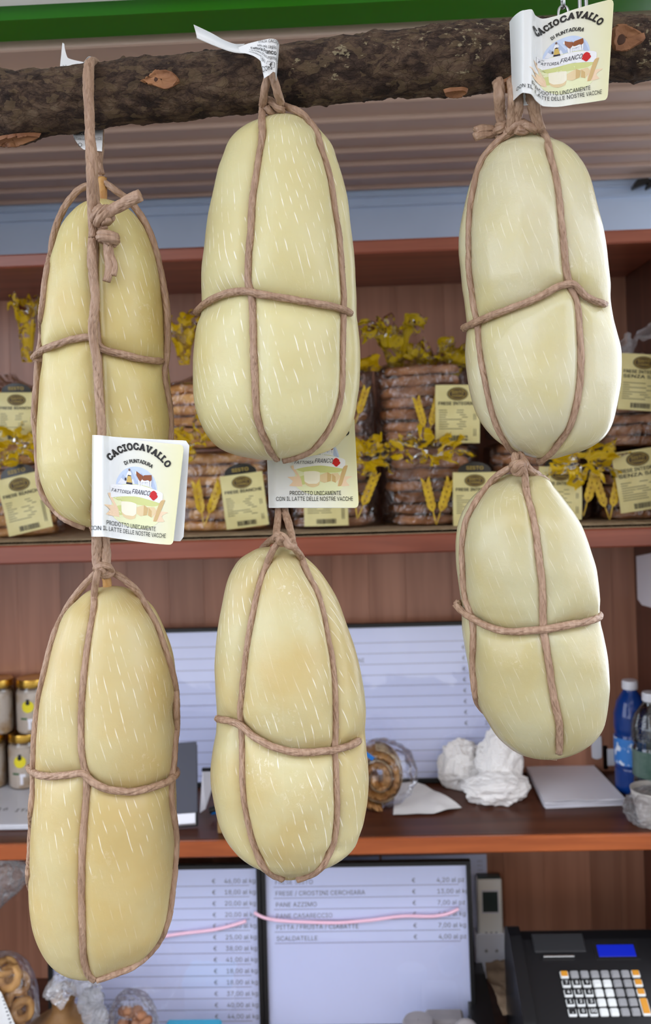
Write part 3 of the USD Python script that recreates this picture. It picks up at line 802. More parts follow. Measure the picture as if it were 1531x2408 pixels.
def wrap_knot(parent, x, y, Y, r, h, turns, tilt, cr, seed):
    """A tight knot: a cord wound round itself, the winding tilted in the picture."""
    t = np.linspace(0, 2 * np.pi * turns, 60)
    a = 1 - 0.25 * np.abs(np.linspace(-1, 1, 60)) ** 2
    p = np.stack([r * a * np.cos(t), 0.62 * r * a * np.sin(t), h * (t / t[-1] - 0.5)], 1)
    c, q = math.cos(tilt), math.sin(tilt)
    p = p @ np.array([[c, 0, q], [0, 1, 0], [-q, 0, c]])
    core = np.array([[0, 0, -h * 0.8], [0.001, 0, 0], [0, 0, h * 0.8]]) @ np.array([[c, 0, q], [0, 1, 0], [-q, 0, c]])
    m1 = cord(p + px(x, y, Y), cr, seed=seed, step=0.0016); m2 = cord(core + px(x, y, Y), cr * 1.35, seed=seed + 5)
    part(parent, 'knot', cat(m1, m2), 'raffia', smooth=True)


def strand(parent, pts, r=0.0042, seed=0, name='hanging_cord', flat=1.0):
    part(parent, name, cord(np.array([px(*p) for p in pts]), r, seed=seed, flat=flat), 'raffia', smooth=True)


YC = 0.95
# upper cheese on the long loop
A = Cheese('rind_yellow', [(466, 240, 240.5), (470, 212, 266), (480, 186, 292), (500, 162, 318), (540, 137, 345), (580, 124, 362), (620, 112, 374), (680, 103, 385), (740, 98, 391), (800, 97, 393), (830, 99, 391), (860, 98, 394), (900, 93, 399), (960, 88, 402), (1020, 85, 404), (1080, 85, 403), (1120, 91, 400), (1160, 104, 390), (1190, 121, 375), (1215, 144, 350), (1232, 176, 318), (1240, 206, 286), (1244, 240, 240.5)],
           {'cord_f': [(219, 520), (219, 580), (219, 650), (222, 740), (227, 800), (231, 900), (234, 1000), (231, 1080), (226, 1150), (217, 1215), (222, 1241)],
            'cord_l': [(236, 432, 0.95), (200, 438, 0.95), (165, 467), (140, 518), (118, 598), (103, 680), (95, 760), (93, 830), (89, 900), (84, 960), (83, 1050), (86, 1100), (97, 1150), (117, 1190), (152, 1221), (205, 1240)],
            'cord_r': [(244, 427, 0.95), (280, 455, 0.945), (318, 490), (350, 542), (374, 620), (388, 690), (395, 750), (395, 830), (392, 860), (398, 930), (402, 1000), (400, 1060), (394, 1110), (378, 1170), (330, 1225), (262, 1243)],
            'belt': [(88, 843), (96, 829), (130, 808), (170, 796), (210, 791), (238, 819), (290, 831), (340, 842), (393, 851)]},
           YC, 'yellow cheese hung by a long knotted cord, above the folded printed tag', 1)
YN = A.hit(230, 560)[0][1]
ap = A.path
strand(ap, [(226, 150, 0.955), (215, 147, 0.925), (207, 156, 0.911), (205, 185, 0.906), (208, 260, 0.905), (212, 350, 0.898), (214, 430, 0.886), (217, 500, YN - 0.006), (219, 560, YN - 0.004)], 0.0048, 3)
strand(ap, [(222, 150, 0.935), (212, 152, 0.913), (210, 185, 0.908), (213, 300, 0.903), (219, 400, 0.89), (223, 470, YN - 0.002), (237, 515, YN - 0.006), (243, 540, YN - 0.004)], 0.0048, 4)
strand(ap, [(232, 150, 0.985), (238, 230, 0.990), (237, 330, 0.980), (236, 356, 0.967), (232, 400, 0.955), (238, 432, 0.95)], 0.0040, 5)
strand(ap, [(226, 160, 0.99), (231, 250, 0.992), (229, 330, 0.980), (230, 356, 0.966), (238, 410, 0.95)], 0.0040, 6)
part(ap, 'neck', sweep(resample([px(240, 418, 0.95), px(241, 450, 0.95), px(240, 476, 0.95)], 0.002), 0.0052, n=16, lobes=3, depth=0.25, pitch=0.03), 'neck_cord', smooth=True, label='orange stretched neck of the cheese')
wrap_knot(ap, 240, 508, YN - 0.010, 0.0088, 0.0125, 2.4, 0.55, 0.0044, 11)
wrap_knot(ap, 254, 560, YN - 0.009, 0.0084, 0.0085, 2.2, -0.35, 0.0046, 12)
strand(ap, [(250, 500, YN - 0.012), (275, 488, YN - 0.016), (300, 474, YN - 0.020), (330, 459, YN - 0.024)], 0.0066, 13, 'cord_end', 0.65)
strand(ap, [(254, 566, YN - 0.010), (252, 595, YN - 0.010), (256, 630, YN - 0.011), (250, 662, YN - 0.012)], 0.0046, 14, 'cord_end', 0.7)
strand(ap, [(256, 566, YN - 0.008), (259, 600, YN - 0.008), (268, 625, YN - 0.010), (265, 648, YN - 0.011)], 0.0044, 15, 'cord_end', 0.7)
strand(ap, [(219, 556, YN - 0.002), (216, 620, A.hit(216, 620)[0][1] - 0.004), (224, 700, A.hit(224, 700)[0][1] - 0.004), (218, 780, A.hit(218, 780)[0][1] - 0.006), (229, 860, A.hit(229, 860)[0][1] - 0.004), (233, 930, A.hit(233, 930)[0][1] - 0.004), (239, 1010, A.hit(239, 1010)[0][1] - 0.004), (236, 1060, A.hit(236, 1060)[0][1] - 0.004)], 0.0046, 16, 'cord')

# cheese under the folded tag
B = Cheese('rind_deep', [(1377, 261, 261.5), (1379, 240, 282), (1385, 214, 303), (1396, 196, 324), (1412, 180, 345), (1441, 154, 369), (1499, 126, 395), (1556, 109, 409), (1613, 96, 415), (1671, 86, 417), (1728, 79, 418), (1786, 78, 416), (1815, 79, 415), (1875, 75, 415), (1932, 72, 417), (1990, 68, 418), (2047, 66, 416), (2105, 66, 409), (2162, 71, 398), (2191, 77, 388), (2220, 88, 372), (2248, 104, 350), (2277, 132, 316), (2291, 156, 288), (2301, 190, 256), (2306, 225, 225.5)],
           {'cord_l': [(228, 1345, 0.95), (205, 1368, 0.95), (183, 1395, 0.945), (150, 1441), (126, 1499), (109, 1560), (96, 1620), (87, 1680), (81, 1740), (79, 1800), (77, 1860), (73, 1920), (69, 1980), (67, 2050), (68, 2070), (86, 2150, -1), (130, 2240, -1), (218, 2302, -1)],
            'cord_f': [(231, 1342, 0.93), (222, 1380, 0.92), (214, 1412), (203, 1470), (193, 1540), (186, 1600), (181, 1680), (180, 1740), (187, 1805), (197, 1840), (195, 1880), (190, 1950), (186, 2030), (185, 2100), (186, 2170), (188, 2230), (194, 2280), (208, 2302), (222, 2306)],
            'cord_r': [(258, 1342, 0.95), (280, 1354, 0.95), (318, 1385, 0.94), (345, 1416), (367, 1448), (388, 1500), (405, 1560), (414, 1620), (417, 1680), (414, 1740), (411, 1800), (408, 1830), (408, 1880), (412, 1930), (415, 1980), (413, 2040), (407, 2100), (397, 2160), (374, 2214), (346, 2250), (320, 2270), (276, 2291), (228, 2305)],
            'belt': [(76, 1805), (88, 1822), (120, 1829), (190, 1822), (212, 1843), (260, 1862), (310, 1866), (360, 1855), (400, 1836), (417, 1805)]},
           YC, 'long deep-yellow cheese hanging below the folded tag, lowest of all', 2)
bp_ = B.path
strand(bp_, [(220, 1236, 0.93), (228, 1268, 0.945), (228, 1305, 0.945), (236, 1340, 0.94), (252, 1352, 0.94)], 0.0058, 21)
strand(bp_, [(238, 1236, 0.94), (247, 1270, 0.95), (250, 1310, 0.945), (248, 1332, 0.94)], 0.0052, 22)
strand(bp_, [(226, 1236, 0.94), (240, 1275, 0.955), (243, 1320, 0.955), (252, 1340, 0.95)], 0.0045, 23)
knot_lump(bp_, [(226, 1338, 0.0), (240, 1330, -.008), (258, 1335, -.006), (262, 1346, 0.0), (250, 1353, -.006), (236, 1348, -.010), (246, 1340, -.012)], 0.0040, 0.945, 24)
part(bp_, 'neck', sweep(resample([px(247, 1348, 0.95), px(251, 1364, 0.95), px(253, 1386, 0.95)], 0.002), 0.0048, n=16, lobes=3, depth=0.25, pitch=0.03), 'neck_cord', smooth=True, label='orange stretched neck of the cheese')

# large cheese under the twisted tag
C = Cheese('rind_large', [(266, 662, 662.5), (270, 630, 712), (280, 603, 736), (300, 569, 755), (338, 537, 783), (367, 526, 791), (396, 515, 800), (455, 501, 815), (514, 489, 824), (573, 480, 833), (632, 474, 837), (690, 473, 838), (734, 471, 839), (768, 462, 843), (802, 457, 845), (853, 452, 845), (904, 453, 844), (938, 456, 840), (972, 463, 835), (1006, 476, 824), (1040, 499, 799), (1057, 520, 776), (1074, 566, 724), (1080, 604, 690), (1083, 645, 645.5)],
           {'cord_f': [(618, 246, 0.93), (615, 270, 0.92), (611, 305), (603, 345), (595, 400), (586, 460), (582, 530), (576, 600), (574, 660), (585, 700), (588, 750), (590, 830), (595, 920), (600, 980), (612, 1030), (630, 1062), (652, 1081)],
            'cord_r': [(645, 246, 0.93), (672, 250, 0.93), (700, 262, 0.92), (727, 282), (755, 318), (775, 370), (791, 430), (802, 500), (812, 580), (818, 660), (821, 720), (820, 780), (820, 860), (817, 920), (807, 970), (790, 1010), (760, 1048), (718, 1070), (662, 1081)],
            'belt': [(470, 736), (485, 712), (520, 690), (570, 682), (610, 690), (680, 700), (750, 712), (810, 725), (838, 745)]},
           YC, 'largest cheese, hung under the twisted tag and hiding part of another tag', 3)
cp_ = C.path
strand(cp_, [(636, 112, 0.908), (633, 135, 0.905), (632, 165, 0.902), (624, 205, 0.905), (618, 250, 0.925)], 0.0046, 31)
strand(cp_, [(642, 112, 0.906), (641, 138, 0.904), (640, 170, 0.901), (649, 205, 0.903), (661, 245, 0.922)], 0.0046, 32)
knot_lump(cp_, [(622, 242, 0.002), (630, 236, -.006), (642, 242, -.008), (656, 254, -.008), (664, 260, -.002), (650, 266, 0.002), (634, 262, -.004), (626, 250, -.006)], 0.0044, 0.928, 33)

# lobed cheese under the half hidden tag
D = Cheese('rind_lobed', [(1284, 650, 650.5), (1288, 608, 690), (1298, 585, 706), (1310, 566, 722), (1337, 547, 750), (1365, 535, 771), (1419, 522, 801), (1474, 514, 820), (1529, 509, 837), (1584, 506, 849), (1639, 506, 856), (1680, 508, 858), (1713, 507, 857), (1760, 500, 861), (1812, 498, 868), (1838, 499, 869), (1864, 501, 867), (1916, 508, 859), (1942, 515, 854), (1968, 526, 845), (1990, 540, 836), (2012, 561, 815), (2031, 589, 788), (2045, 605, 764), (2058, 624, 742), (2068, 650, 712), (2072, 682, 682.5)],
           {'cord_f': [(655, 1276, 0.925), (635, 1297, 0.915), (612, 1330), (598, 1370), (583, 1430), (570, 1490), (560, 1550), (552, 1620), (545, 1700), (551, 1760), (553, 1840), (558, 1900), (568, 1950), (583, 2000), (606, 2034), (636, 2056), (668, 2069)],
            'cord_r': [(676, 1276, 0.925), (703, 1298, 0.915), (740, 1346), (765, 1392), (780, 1440), (792, 1500), (802, 1560), (806, 1620), (806, 1700), (806, 1760), (808, 1840), (810, 1900), (806, 1960), (795, 2005), (768, 2036), (734, 2056), (696, 2069)],
            'belt': [(513, 1690), (530, 1697), (547, 1704), (562, 1718), (600, 1745), (650, 1765), (710, 1773), (790, 1768), (838, 1753), (857, 1733)]},
           YC, 'lobed cheese hanging beneath the flat tag half hidden by the largest cheese', 4, dent=0.0105, width=0.017)
dp_ = D.path
strand(dp_, [(656, 1058, 1.024), (658, 1120, 1.001), (657, 1180, 0.977), (655, 1205, 0.966), (652, 1235, 0.95), (648, 1266, 0.925)], 0.0042, 41)
strand(dp_, [(662, 1058, 1.024), (665, 1120, 1.001), (668, 1180, 0.977), (671, 1205, 0.966), (681, 1240, 0.948), (688, 1280, 0.925)], 0.0044, 42)
knot_lump(dp_, [(648, 1268, 0.004), (656, 1258, -.004), (668, 1264, -.008), (678, 1282, -.008), (690, 1284, 0.0), (684, 1272, 0.004), (668, 1276, -.004), (656, 1272, -.008), (664, 1262, -.012)], 0.0044, 0.925, 43)
strand(dp_, [(652, 1264, 0.94), (636, 1272, 0.955), (622, 1285, 0.975), (612, 1300, 0.992)], 0.0042, 44)

# pale shiny cheese under the big tag
G = Cheese('rind_pale', [(312, 1238, 1238.5), (315, 1206, 1268), (322, 1186, 1298), (332, 1172, 1316), (346, 1146, 1339), (375, 1122, 1365), (404, 1113, 1381), (432, 1103, 1392), (490, 1090, 1409), (547, 1083, 1423), (605, 1081, 1432), (662, 1084, 1437), (705, 1090, 1438), (748, 1095, 1445), (782, 1096, 1452), (831, 1096, 1461), (863, 1098, 1462), (896, 1101, 1462), (929, 1107, 1459), (961, 1116, 1454), (994, 1132, 1445), (1027, 1157, 1425), (1043, 1175, 1406), (1059, 1202, 1376), (1073, 1238, 1328), (1081, 1284, 1284.5)],
           {'cord_l': [(1212, 308, 0.925), (1185, 322, 0.925), (1160, 343), (1130, 375), (1111, 430), (1097, 500), (1091, 560), (1093, 620), (1101, 690), (1110, 760), (1116, 830), (1125, 890), (1140, 960), (1165, 1018), (1198, 1055), (1216, 1070)],
            'cord_r': [(1255, 300, 0.92), (1275, 308, 0.918), (1292, 330), (1308, 370), (1322, 430), (1330, 500), (1335, 560), (1342, 640), (1352, 668), (1370, 705), (1375, 760), (1378, 840), (1374, 910), (1362, 970), (1345, 1020), (1310, 1060), (1265, 1086)],
            'belt': [(1096, 772), (1120, 754), (1180, 730), (1260, 700), (1330, 668), (1355, 664), (1380, 690), (1410, 708), (1438, 720)]},
           YC, 'pale shiny cheese hanging under the big printed tag on the branch', 5)
gp_ = G.path
strand(gp_, [(1170, 190, 0.925), (1174, 225, 0.915), (1178, 270, 0.93), (1184, 305, 0.94)], 0.0062, 51, flat=0.6)
strand(gp_, [(1182, 300, 0.94), (1170, 310, 0.938), (1150, 303, 0.935), (1119, 309, 0.93)], 0.0052, 52, 'cord_end', 0.7)
strand(gp_, [(1180, 308, 0.94), (1160, 316, 0.936), (1140, 316, 0.932), (1116, 322, 0.928)], 0.0046, 53, 'cord_end', 0.7)
knot_lump(gp_, [(1172, 298, 0.0), (1184, 300, -.008), (1190, 312, -.008), (1178, 320, -.002), (1166, 312, 0.0), (1176, 304, -.010), (1190, 292, -.004)], 0.0046, 0.935, 54)
strand(gp_, [(1202, 190, 0.915), (1205, 230, 0.905), (1204, 270, 0.915), (1200, 306, 0.925)], 0.0050, 55)
strand(gp_, [(1212, 190, 0.915), (1218, 240, 0.905), (1216, 275, 0.915), (1208, 305, 0.922)], 0.0060, 56, flat=0.6)
strand(gp_, [(1236, 190, 0.915), (1246, 235, 0.905), (1256, 270, 0.912), (1262, 304, 0.918)], 0.0050, 57)
strand(gp_, [(1250, 190, 0.915), (1256, 235, 0.90), (1262, 270, 0.908), (1272, 306, 0.916)], 0.0056, 58, flat=0.7)
knot_lump(gp_, [(1196, 312, 0.0), (1212, 296, -.006), (1230, 290, -.008), (1240, 302, -.004), (1226, 308, -.008), (1214, 304, -.010)], 0.0050, 0.925, 59)
knot_lump(gp_, [(1226, 304, -.002), (1236, 294, -.008), (1250, 300, -.008), (1262, 305, -.004)], 0.0052, 0.924, 60)

# short pale cheese tied straight under it
K = Cheese('rind_short', [(1114, 1222, 1222.5), (1116, 1190, 1262), (1123, 1174, 1284), (1146, 1136, 1305), (1175, 1106, 1330), (1204, 1087, 1352), (1232, 1077, 1368), (1261, 1073, 1380), (1290, 1071, 1390), (1347, 1073, 1405), (1405, 1081, 1412), (1434, 1085, 1412), (1462, 1086, 1414), (1491, 1087, 1420), (1543, 1094, 1429), (1577, 1101, 1432), (1612, 1107, 1433), (1647, 1118, 1431), (1682, 1134, 1427), (1716, 1156, 1418), (1738, 1172, 1404), (1756, 1190, 1385), (1770, 1208, 1362), (1781, 1232, 1334), (1787, 1278, 1278.5)],
           {'cord_l': [(1226, 1093, 0.93), (1200, 1100, 0.93), (1170, 1118, 0.935), (1148, 1138), (1110, 1180), (1086, 1230), (1079, 1290), (1083, 1350), (1090, 1410), (1100, 1460), (1103, 1500), (1106, 1560), (1112, 1610), (1122, 1650), (1160, 1700, -1), (1230, 1762, -1), (1312, 1780, -1)],
            'cord_f': [(1229, 1098, 0.92), (1236, 1122, 0.915), (1244, 1150), (1258, 1200), (1268, 1260), (1275, 1330), (1282, 1400), (1282, 1470), (1290, 1530), (1300, 1600), (1310, 1660), (1322, 1720), (1321, 1760), (1316, 1783)],
            'belt': [(1080, 1418), (1090, 1438), (1108, 1457), (1140, 1475), (1200, 1487), (1280, 1482), (1340, 1472), (1390, 1462), (1416, 1444)]},
           YC, 'short pale cheese tied directly under the shiny one, above the crumpled napkins', 6, dent=0.008, width=0.016)
kp_ = K.path
strand(kp_, [(1213, 1068, 0.93), (1212, 1085, 0.925), (1222, 1098, 0.922), (1234, 1092, 0.92), (1226, 1082, 0.922)], 0.0044, 61, 'knot')
strand(kp_, [(1222, 1068, 0.935), (1232, 1085, 0.93), (1240, 1100, 0.93), (1262, 1116, 0.945), (1285, 1132, 0.975)], 0.0046, 62)
knot_lump(kp_, [(1204, 1098, 0.0), (1214, 1090, -.006), (1226, 1098, -.008), (1220, 1112, -.004), (1210, 1108, -.002), (1216, 1096, -.010), (1230, 1088, -.008)], 0.0044, 0.925, 63)

# ------------------------------------------------------------------ printed tags
PRINT_W, PRINT_H = 215.0, 220.0


def smooth_blob(pts, k=0.5):
    p = np.array(pts + pts[:1], float); s = np.r_[0, np.cumsum(np.linalg.norm(np.diff(p, axis=0), axis=1))]
    ext = np.vstack([p[-3:-1], p, p[1:3]]); se = np.r_[s[-3:-1] - s[-1], s, s[1:3] + s[-1]]
    return Polygon(PchipInterpolator(se, ext)(np.linspace(0, s[-1], 60)[:-1])).buffer(0)


def ell(cx, cy, rx, ry):
    return affinity.scale(Point(cx, cy).buffer(1, 24), rx, ry)


DOME = affinity.scale(Point(121.5, 104).buffer(1, 40), 49, 46).intersection(sbox(0, 50, 215, 106))
ART = [('print_sky', 'sky', [DOME]),
       ('print_hill', 'mountains', [Polygon([(76, 100), (88, 78), (96, 86), (108, 66), (122, 90), (132, 70), (146, 84), (158, 76), (169, 104), (76, 104)]).intersection(DOME)]),
       ('print_snow', 'snow', [Polygon([(76, 100), (84, 86), (92, 92), (98, 84), (104, 96), (112, 84), (118, 100)]).intersection(DOME), Polygon([(126, 98), (134, 80), (142, 92), (148, 86), (158, 100)]).intersection(DOME)]),
       ('print_pale', 'meadow', [ell(122, 158, 62, 34), smooth_blob([(62, 130), (122, 116), (182, 130), (176, 168), (122, 190), (70, 168)])]),
       ('print_green', 'grass', [ell(121, 108, 46, 12).union(smooth_blob([(62, 128), (122, 120), (184, 132), (160, 140), (84, 138)])), smooth_blob([(74, 150), (84, 146), (88, 166), (78, 168)])]),
       ('print_peach', 'ribbon_ends', [smooth_blob([(186, 122), (180, 132), (166, 158), (164, 172), (176, 172), (194, 170), (186, 160), (202, 150), (176, 148), (192, 124)]), smooth_blob([(60, 122), (66, 134), (78, 158), (80, 172), (66, 172), (50, 170), (58, 160), (46, 150), (68, 148), (54, 124)])]),
       ('print_white', 'banner', [smooth_blob([(60, 106), (90, 100), (122, 97), (160, 102), (186, 112), (184, 132), (150, 126), (122, 123), (90, 126), (62, 132)])]),
       ('print_cream', 'cheese_wheel', [smooth_blob([(84, 138), (106, 136), (122, 140), (121, 160), (112, 168), (96, 168), (85, 160)])]),
       ('print_tan', 'cheese_wedges', [Polygon([(122, 146), (140, 139), (150, 144), (148, 160), (132, 164), (122, 160)]), Polygon([(150, 142), (166, 141), (172, 150), (160, 164), (150, 160)]), smooth_blob([(85, 160), (96, 166), (112, 166), (121, 160), (119, 169), (104, 174), (88, 168)])]),
       ('print_ochre', 'cheese_shade', [Polygon([(140, 139), (150, 144), (148, 160), (139, 162)]), Polygon([(152, 143), (160, 150), (160, 164), (151, 160)]), smooth_blob([(192, 124), (186, 124), (170, 156), (165, 172), (170, 172), (182, 150)])]),
       ('print_skirt', 'milkmaid_skirt', [Polygon([(100, 79), (107, 79), (111, 97), (96, 97)])]),
       ('print_navy', 'milkmaid_hem', [Polygon([(96.5, 94), (110.5, 94), (111, 98), (96, 98)]), ell(94.5, 88, 2.2, 3.4), Polygon([(100.5, 77), (106.5, 77), (107, 80), (100, 80)])]),
       ('print_white', 'milkmaid_blouse', [smooth_blob([(100, 71), (103.5, 69), (107, 71), (109, 76), (106.5, 78), (100.5, 78), (97.5, 84), (96, 83), (98, 75)])]),
       ('print_skin', 'milkmaid_head', [ell(103.5, 66.6, 2.4, 2.9)]),
       ('print_white', 'cow_legs', [Polygon([(124, 84), (129, 86), (129, 99), (126, 99)]), Polygon([(131, 86), (134, 86), (133, 98), (130.5, 98)]), Polygon([(148, 84), (152, 84), (152, 98), (149, 98)]), Polygon([(153, 82), (157, 80), (156, 97), (153.5, 97)]), smooth_blob([(130, 82), (142, 86), (152, 82), (150, 88), (136, 90)]), smooth_blob([(117, 70), (121, 68), (122, 72), (119, 75)])]),
       ('print_brown', 'cow_body', [smooth_blob([(120, 67), (126, 71), (134, 75), (136, 76), (134, 84), (129, 88), (124, 82), (120, 74)]), smooth_blob([(138, 75), (148, 73), (156, 72), (157, 82), (153, 86), (147, 84), (139, 86), (135, 84)])]),
       ('print_red', 'seal', [Polygon([(163 + (9.4 + 0.9 * math.sin(5 * t) + 0.5 * math.sin(9 * t + 1)) * math.cos(t), 116 + (9.6 + 0.9 * math.cos(4 * t)) * math.sin(t)) for t in np.linspace(0, 2 * np.pi, 60)[:-1]])])]
ART_PIECES = [(m, nm, [p]) if nm == 'ribbon_end' else (m, nm, ps) for m, nm, ps in [(m, 'ribbon_end' if nm == 'ribbon_ends' else nm, ps) for m, nm, ps in ART] for p in (ps if nm == 'ribbon_end' else [None])]
SERIF = {'A': [(0.06, 0, 0.34), (0.66, 0, 0.34)], 'C': [], 'I': [(-0.12, 0, 0.52), (-0.12, 1, 0.52)], 'O': [], 'V': [(-0.02, 1, 0.36), (0.62, 1, 0.36)], 'L': [(-0.06, 1, 0.42), (-0.06, 0, 0.42)]}


def arc_text(text, cx, cy, r, cap, a0, a1, bold=True, serif=False, wid=None):
    """Letters spread on a circle (print units, y down) from angle A0 to A1 (degrees from straight up)."""
    ws = []
    for c in text:
        ws.append(0.45 if c == ' ' else max(0.42, float(text2(c, 1.0, bold)[0][:, 0].max() - text2(c, 1.0, bold)[0][:, 0].min())) + 0.16)
    pos = np.cumsum(ws) - np.array(ws) / 2; ang = np.radians(a0 + (a1 - a0) * pos / sum(ws))
    vs, fs, n = [], [], 0
    for c, a in zip(text, ang):
        if c == ' ':
            continue
        v, f = text2(c, 1.0, bold); lo, hi = v[:, 0].min(), v[:, 0].max(); v = v - [lo, 0]
        pcs = [(v, f)]
        if serif:
            w = hi - lo
            for (x, y, l) in SERIF.get(c, []):
                x = x * w; y0 = 0 if y == 0 else 0.86
                if c == 'A':
                    x = 0 - 0.06 if x < w / 2 else w - 0.34
                if c == 'V':
                    x = -0.06 if x < w / 2 else w - 0.34
                pcs.append((np.array([(x, y0), (x + l, y0), (x + l, y0 + 0.15), (x, y0 + 0.15)]), np.array([(0, 1, 2), (0, 2, 3)])))
        k = (wid or 1.0)
        for v_, f_ in pcs:
            x = (v_[:, 0] - (hi - lo) / 2) * cap * k; y = v_[:, 1] * cap
            ca, sa = math.cos(a), math.sin(a)
            X = cx + (r + y) * sa + x * ca; Y = cy - (r + y) * ca + x * sa
            vs.append(np.c_[X, Y]); fs.append(f_ + n); n += len(v_)
    return np.vstack(vs), np.vstack(fs)


def line_text(text, x0, x1, base, cap, bold=False, slant=0.0):
    v, f = text2(text, 1.0, bold)
    w = v[:, 0].max()
    return np.c_[x0 + v[:, 0] / w * (x1 - x0) + slant * v[:, 1] * cap, base - v[:, 1] * cap], f


def text_cut(pf, step):
    """splits long triangles of lettering so that it can follow the bend."""
    v, f = pf
    v3, f = trimesh.remesh.subdivide_to_size(np.c_[v, 0 * v[:, 0]], f, step)
    return v3[:, :2], f




def embolden(pf, w):
    v, f = pf
    return flat_poly(shapely.union_all([Polygon(v[t]).buffer(w, 2) for t in f if Polygon(v[t]).area > 1e-9]).simplify(0.08))


BIG = text_cut(embolden(arc_text('CACIOCAVALLO', 125.5, 101.5, 81, 13.6, -54, 54, serif=True, wid=0.95), 0.62), 9)
SMALL = text_cut(embolden(arc_text('Di PUNTADURA', 125.0, 112, 63, 7.6, -30, 30, wid=0.9), 0.12), 9)
FATT = text_cut(line_text('FATTORIA', 62, 107, 119, 7.0, slant=0.25), 9), text_cut(line_text('FRANCO', 109, 153, 117, 10.0, slant=0.3), 9)
LOW = text_cut(line_text('PRODOTTO UNICAMENTE', 50, 172, 192.5, 9.2), 9), text_cut(line_text('CON IL LATTE DELLE NOSTRE VACCHE', 19, 201, 205.5, 9.2), 9)


def printed_tag(label, sheet, a_of_u, base, back=None, nu=141, art=True, corner=0.05):
    """A folded card with the printed front; A_OF_U gives the print's left and right ends along the card as u values."""
    t = thing('label_tag', label, 'label', base)
    v, f = sheet.mesh(nu, 26, 0.0005, corner)
    u, _ = np.meshgrid(np.linspace(sheet.u0, sheet.u1, nu), np.linspace(0, 1, 26), indexing='ij')
    uv1 = np.stack([u.ravel(), _.ravel()], 1)
    front = part(t, 'front_leaf', (v, f), 'card_face', smooth=True, uv=np.vstack([uv1, uv1 * [0, 1]]))
    if back is not None:
        part(t, 'back_leaf', back.mesh(30, 12, 0.0005, corner), 'card_white', smooth=True)
    u0, u1 = a_of_u
    fu = lambda p: u0 + p[:, 0] / PRINT_W * (u1 - u0)
    fv = lambda p: p[:, 1] / PRINT_H
    if art:
        off = 0.00010
        for m, nm, polys in ART_PIECES:
            pv, pf = flat_poly(shapely.union_all([p.buffer(0) for p in polys]), 9.0)
            keep = (fu(pv)[pf] > sheet.u0 + 0.002).all(1) & (fu(pv)[pf] < sheet.u1 - 0.002).all(1)
            part(front, nm, sheet.put(pv, pf[keep], fu, fv, off), m)
            off += 0.00003
        texts = [('title_lettering', BIG, 'ink_black'), ('place_lettering', SMALL, 'ink_black'), ('farm_lettering', cat2(*FATT), 'print_navy'), ('bottom_lettering', cat2(*LOW), 'ink_black')]
        for nm, (pv, pf), m in texts:
            keep = (fu(pv)[pf] > sheet.u0 + 0.002).all(1) & (fu(pv)[pf] < sheet.u1 - 0.002).all(1)
            part(front, nm, sheet.put(pv, pf[keep], fu, fv, 0.0008), m)
    return t


def cat2(*ms):
    vs, fs, n = [], [], 0
    for v, f in ms:
        vs.append(v); fs.append(f + n); n += len(v)
    return np.vstack(vs), np.vstack(fs)


# folded tag between the two cheeses of the long loop
t1 = Sheet([(0, 217, 1023, .870), (.05, 224, 1023, .853), (.12, 241, 1024, .849), (.20, 258, 1026, .859), (.32, 285, 1030, .863), (1, 433, 1046, .862)],
           [(0, 215, 1262, .870), (.05, 222, 1262, .853), (.12, 241, 1262, .849), (.20, 258, 1264, .859), (.32, 285, 1268, .863), (1, 407, 1281, .862)])
t1b = Sheet([(0, 217, 1023, .8705), (.1, 240, 1025, .874), (1, 446, 1036, .872)], [(0, 215, 1262, .8705), (.1, 240, 1262, .874), (1, 431, 1274, .872)])
printed_tag('folded printed tag with both leaves shown, wrapped round the cord between two yellow cheeses', t1, (-0.085, 0.955), px(230, 1262, 0.86), t1b)
# flat tag partly behind the largest cheese
t4 = Sheet([(0, 625, 985, 1.052), (.1, 648, 983, 1.047), (.5, 735, 981, 1.046), (1, 833, 978, 1.046)], [(0, 632, 1194, .966), (.1, 652, 1194, .958), (.5, 740, 1194, .957), (1, 844, 1194, .957)])
t4b = Sheet([(0, 627, 986, 1.060), (1, 832, 980, 1.056)], [(0, 634, 1192, .986), (1, 842, 1192, .982)])
printed_tag('flat printed tag hanging half hidden behind the largest cheese', t4, (0.0, 1.0), px(660, 1194, 1.04), t4b)
# big tag in front of the branch
t3 = Sheet([(0, 1198, 52, .905), (.06, 1212, 35, .886), (.14, 1232, 24, .874), (.20, 1250, 22, .876), (.25, 1260, 37, .886), (.32, 1277, 44, .892), (.45, 1305, 38, .892), (.62, 1350, 22, .888), (1, 1444, -3, .884)],
           [(0, 1205, 239, .905), (.06, 1216, 228, .886), (.14, 1231, 218, .874), (.20, 1248, 221, .876), (.25, 1262, 238, .886), (.32, 1280, 250, .892), (.45, 1312, 251, .892), (.62, 1355, 245, .888), (1, 1429, 234, .884)])
t3b = Sheet([(0, 1200, 56, .9055), (.3, 1225, 60, .905), (1, 1425, 20, .899)], [(0, 1206, 238, .9055), (.3, 1230, 248, .904), (1, 1405, 236, .899)])
printed_tag('big printed tag with a rolled white fold, in front of the branch', t3, (-0.03, 0.975), px(1240, 240, 0.88), t3b)

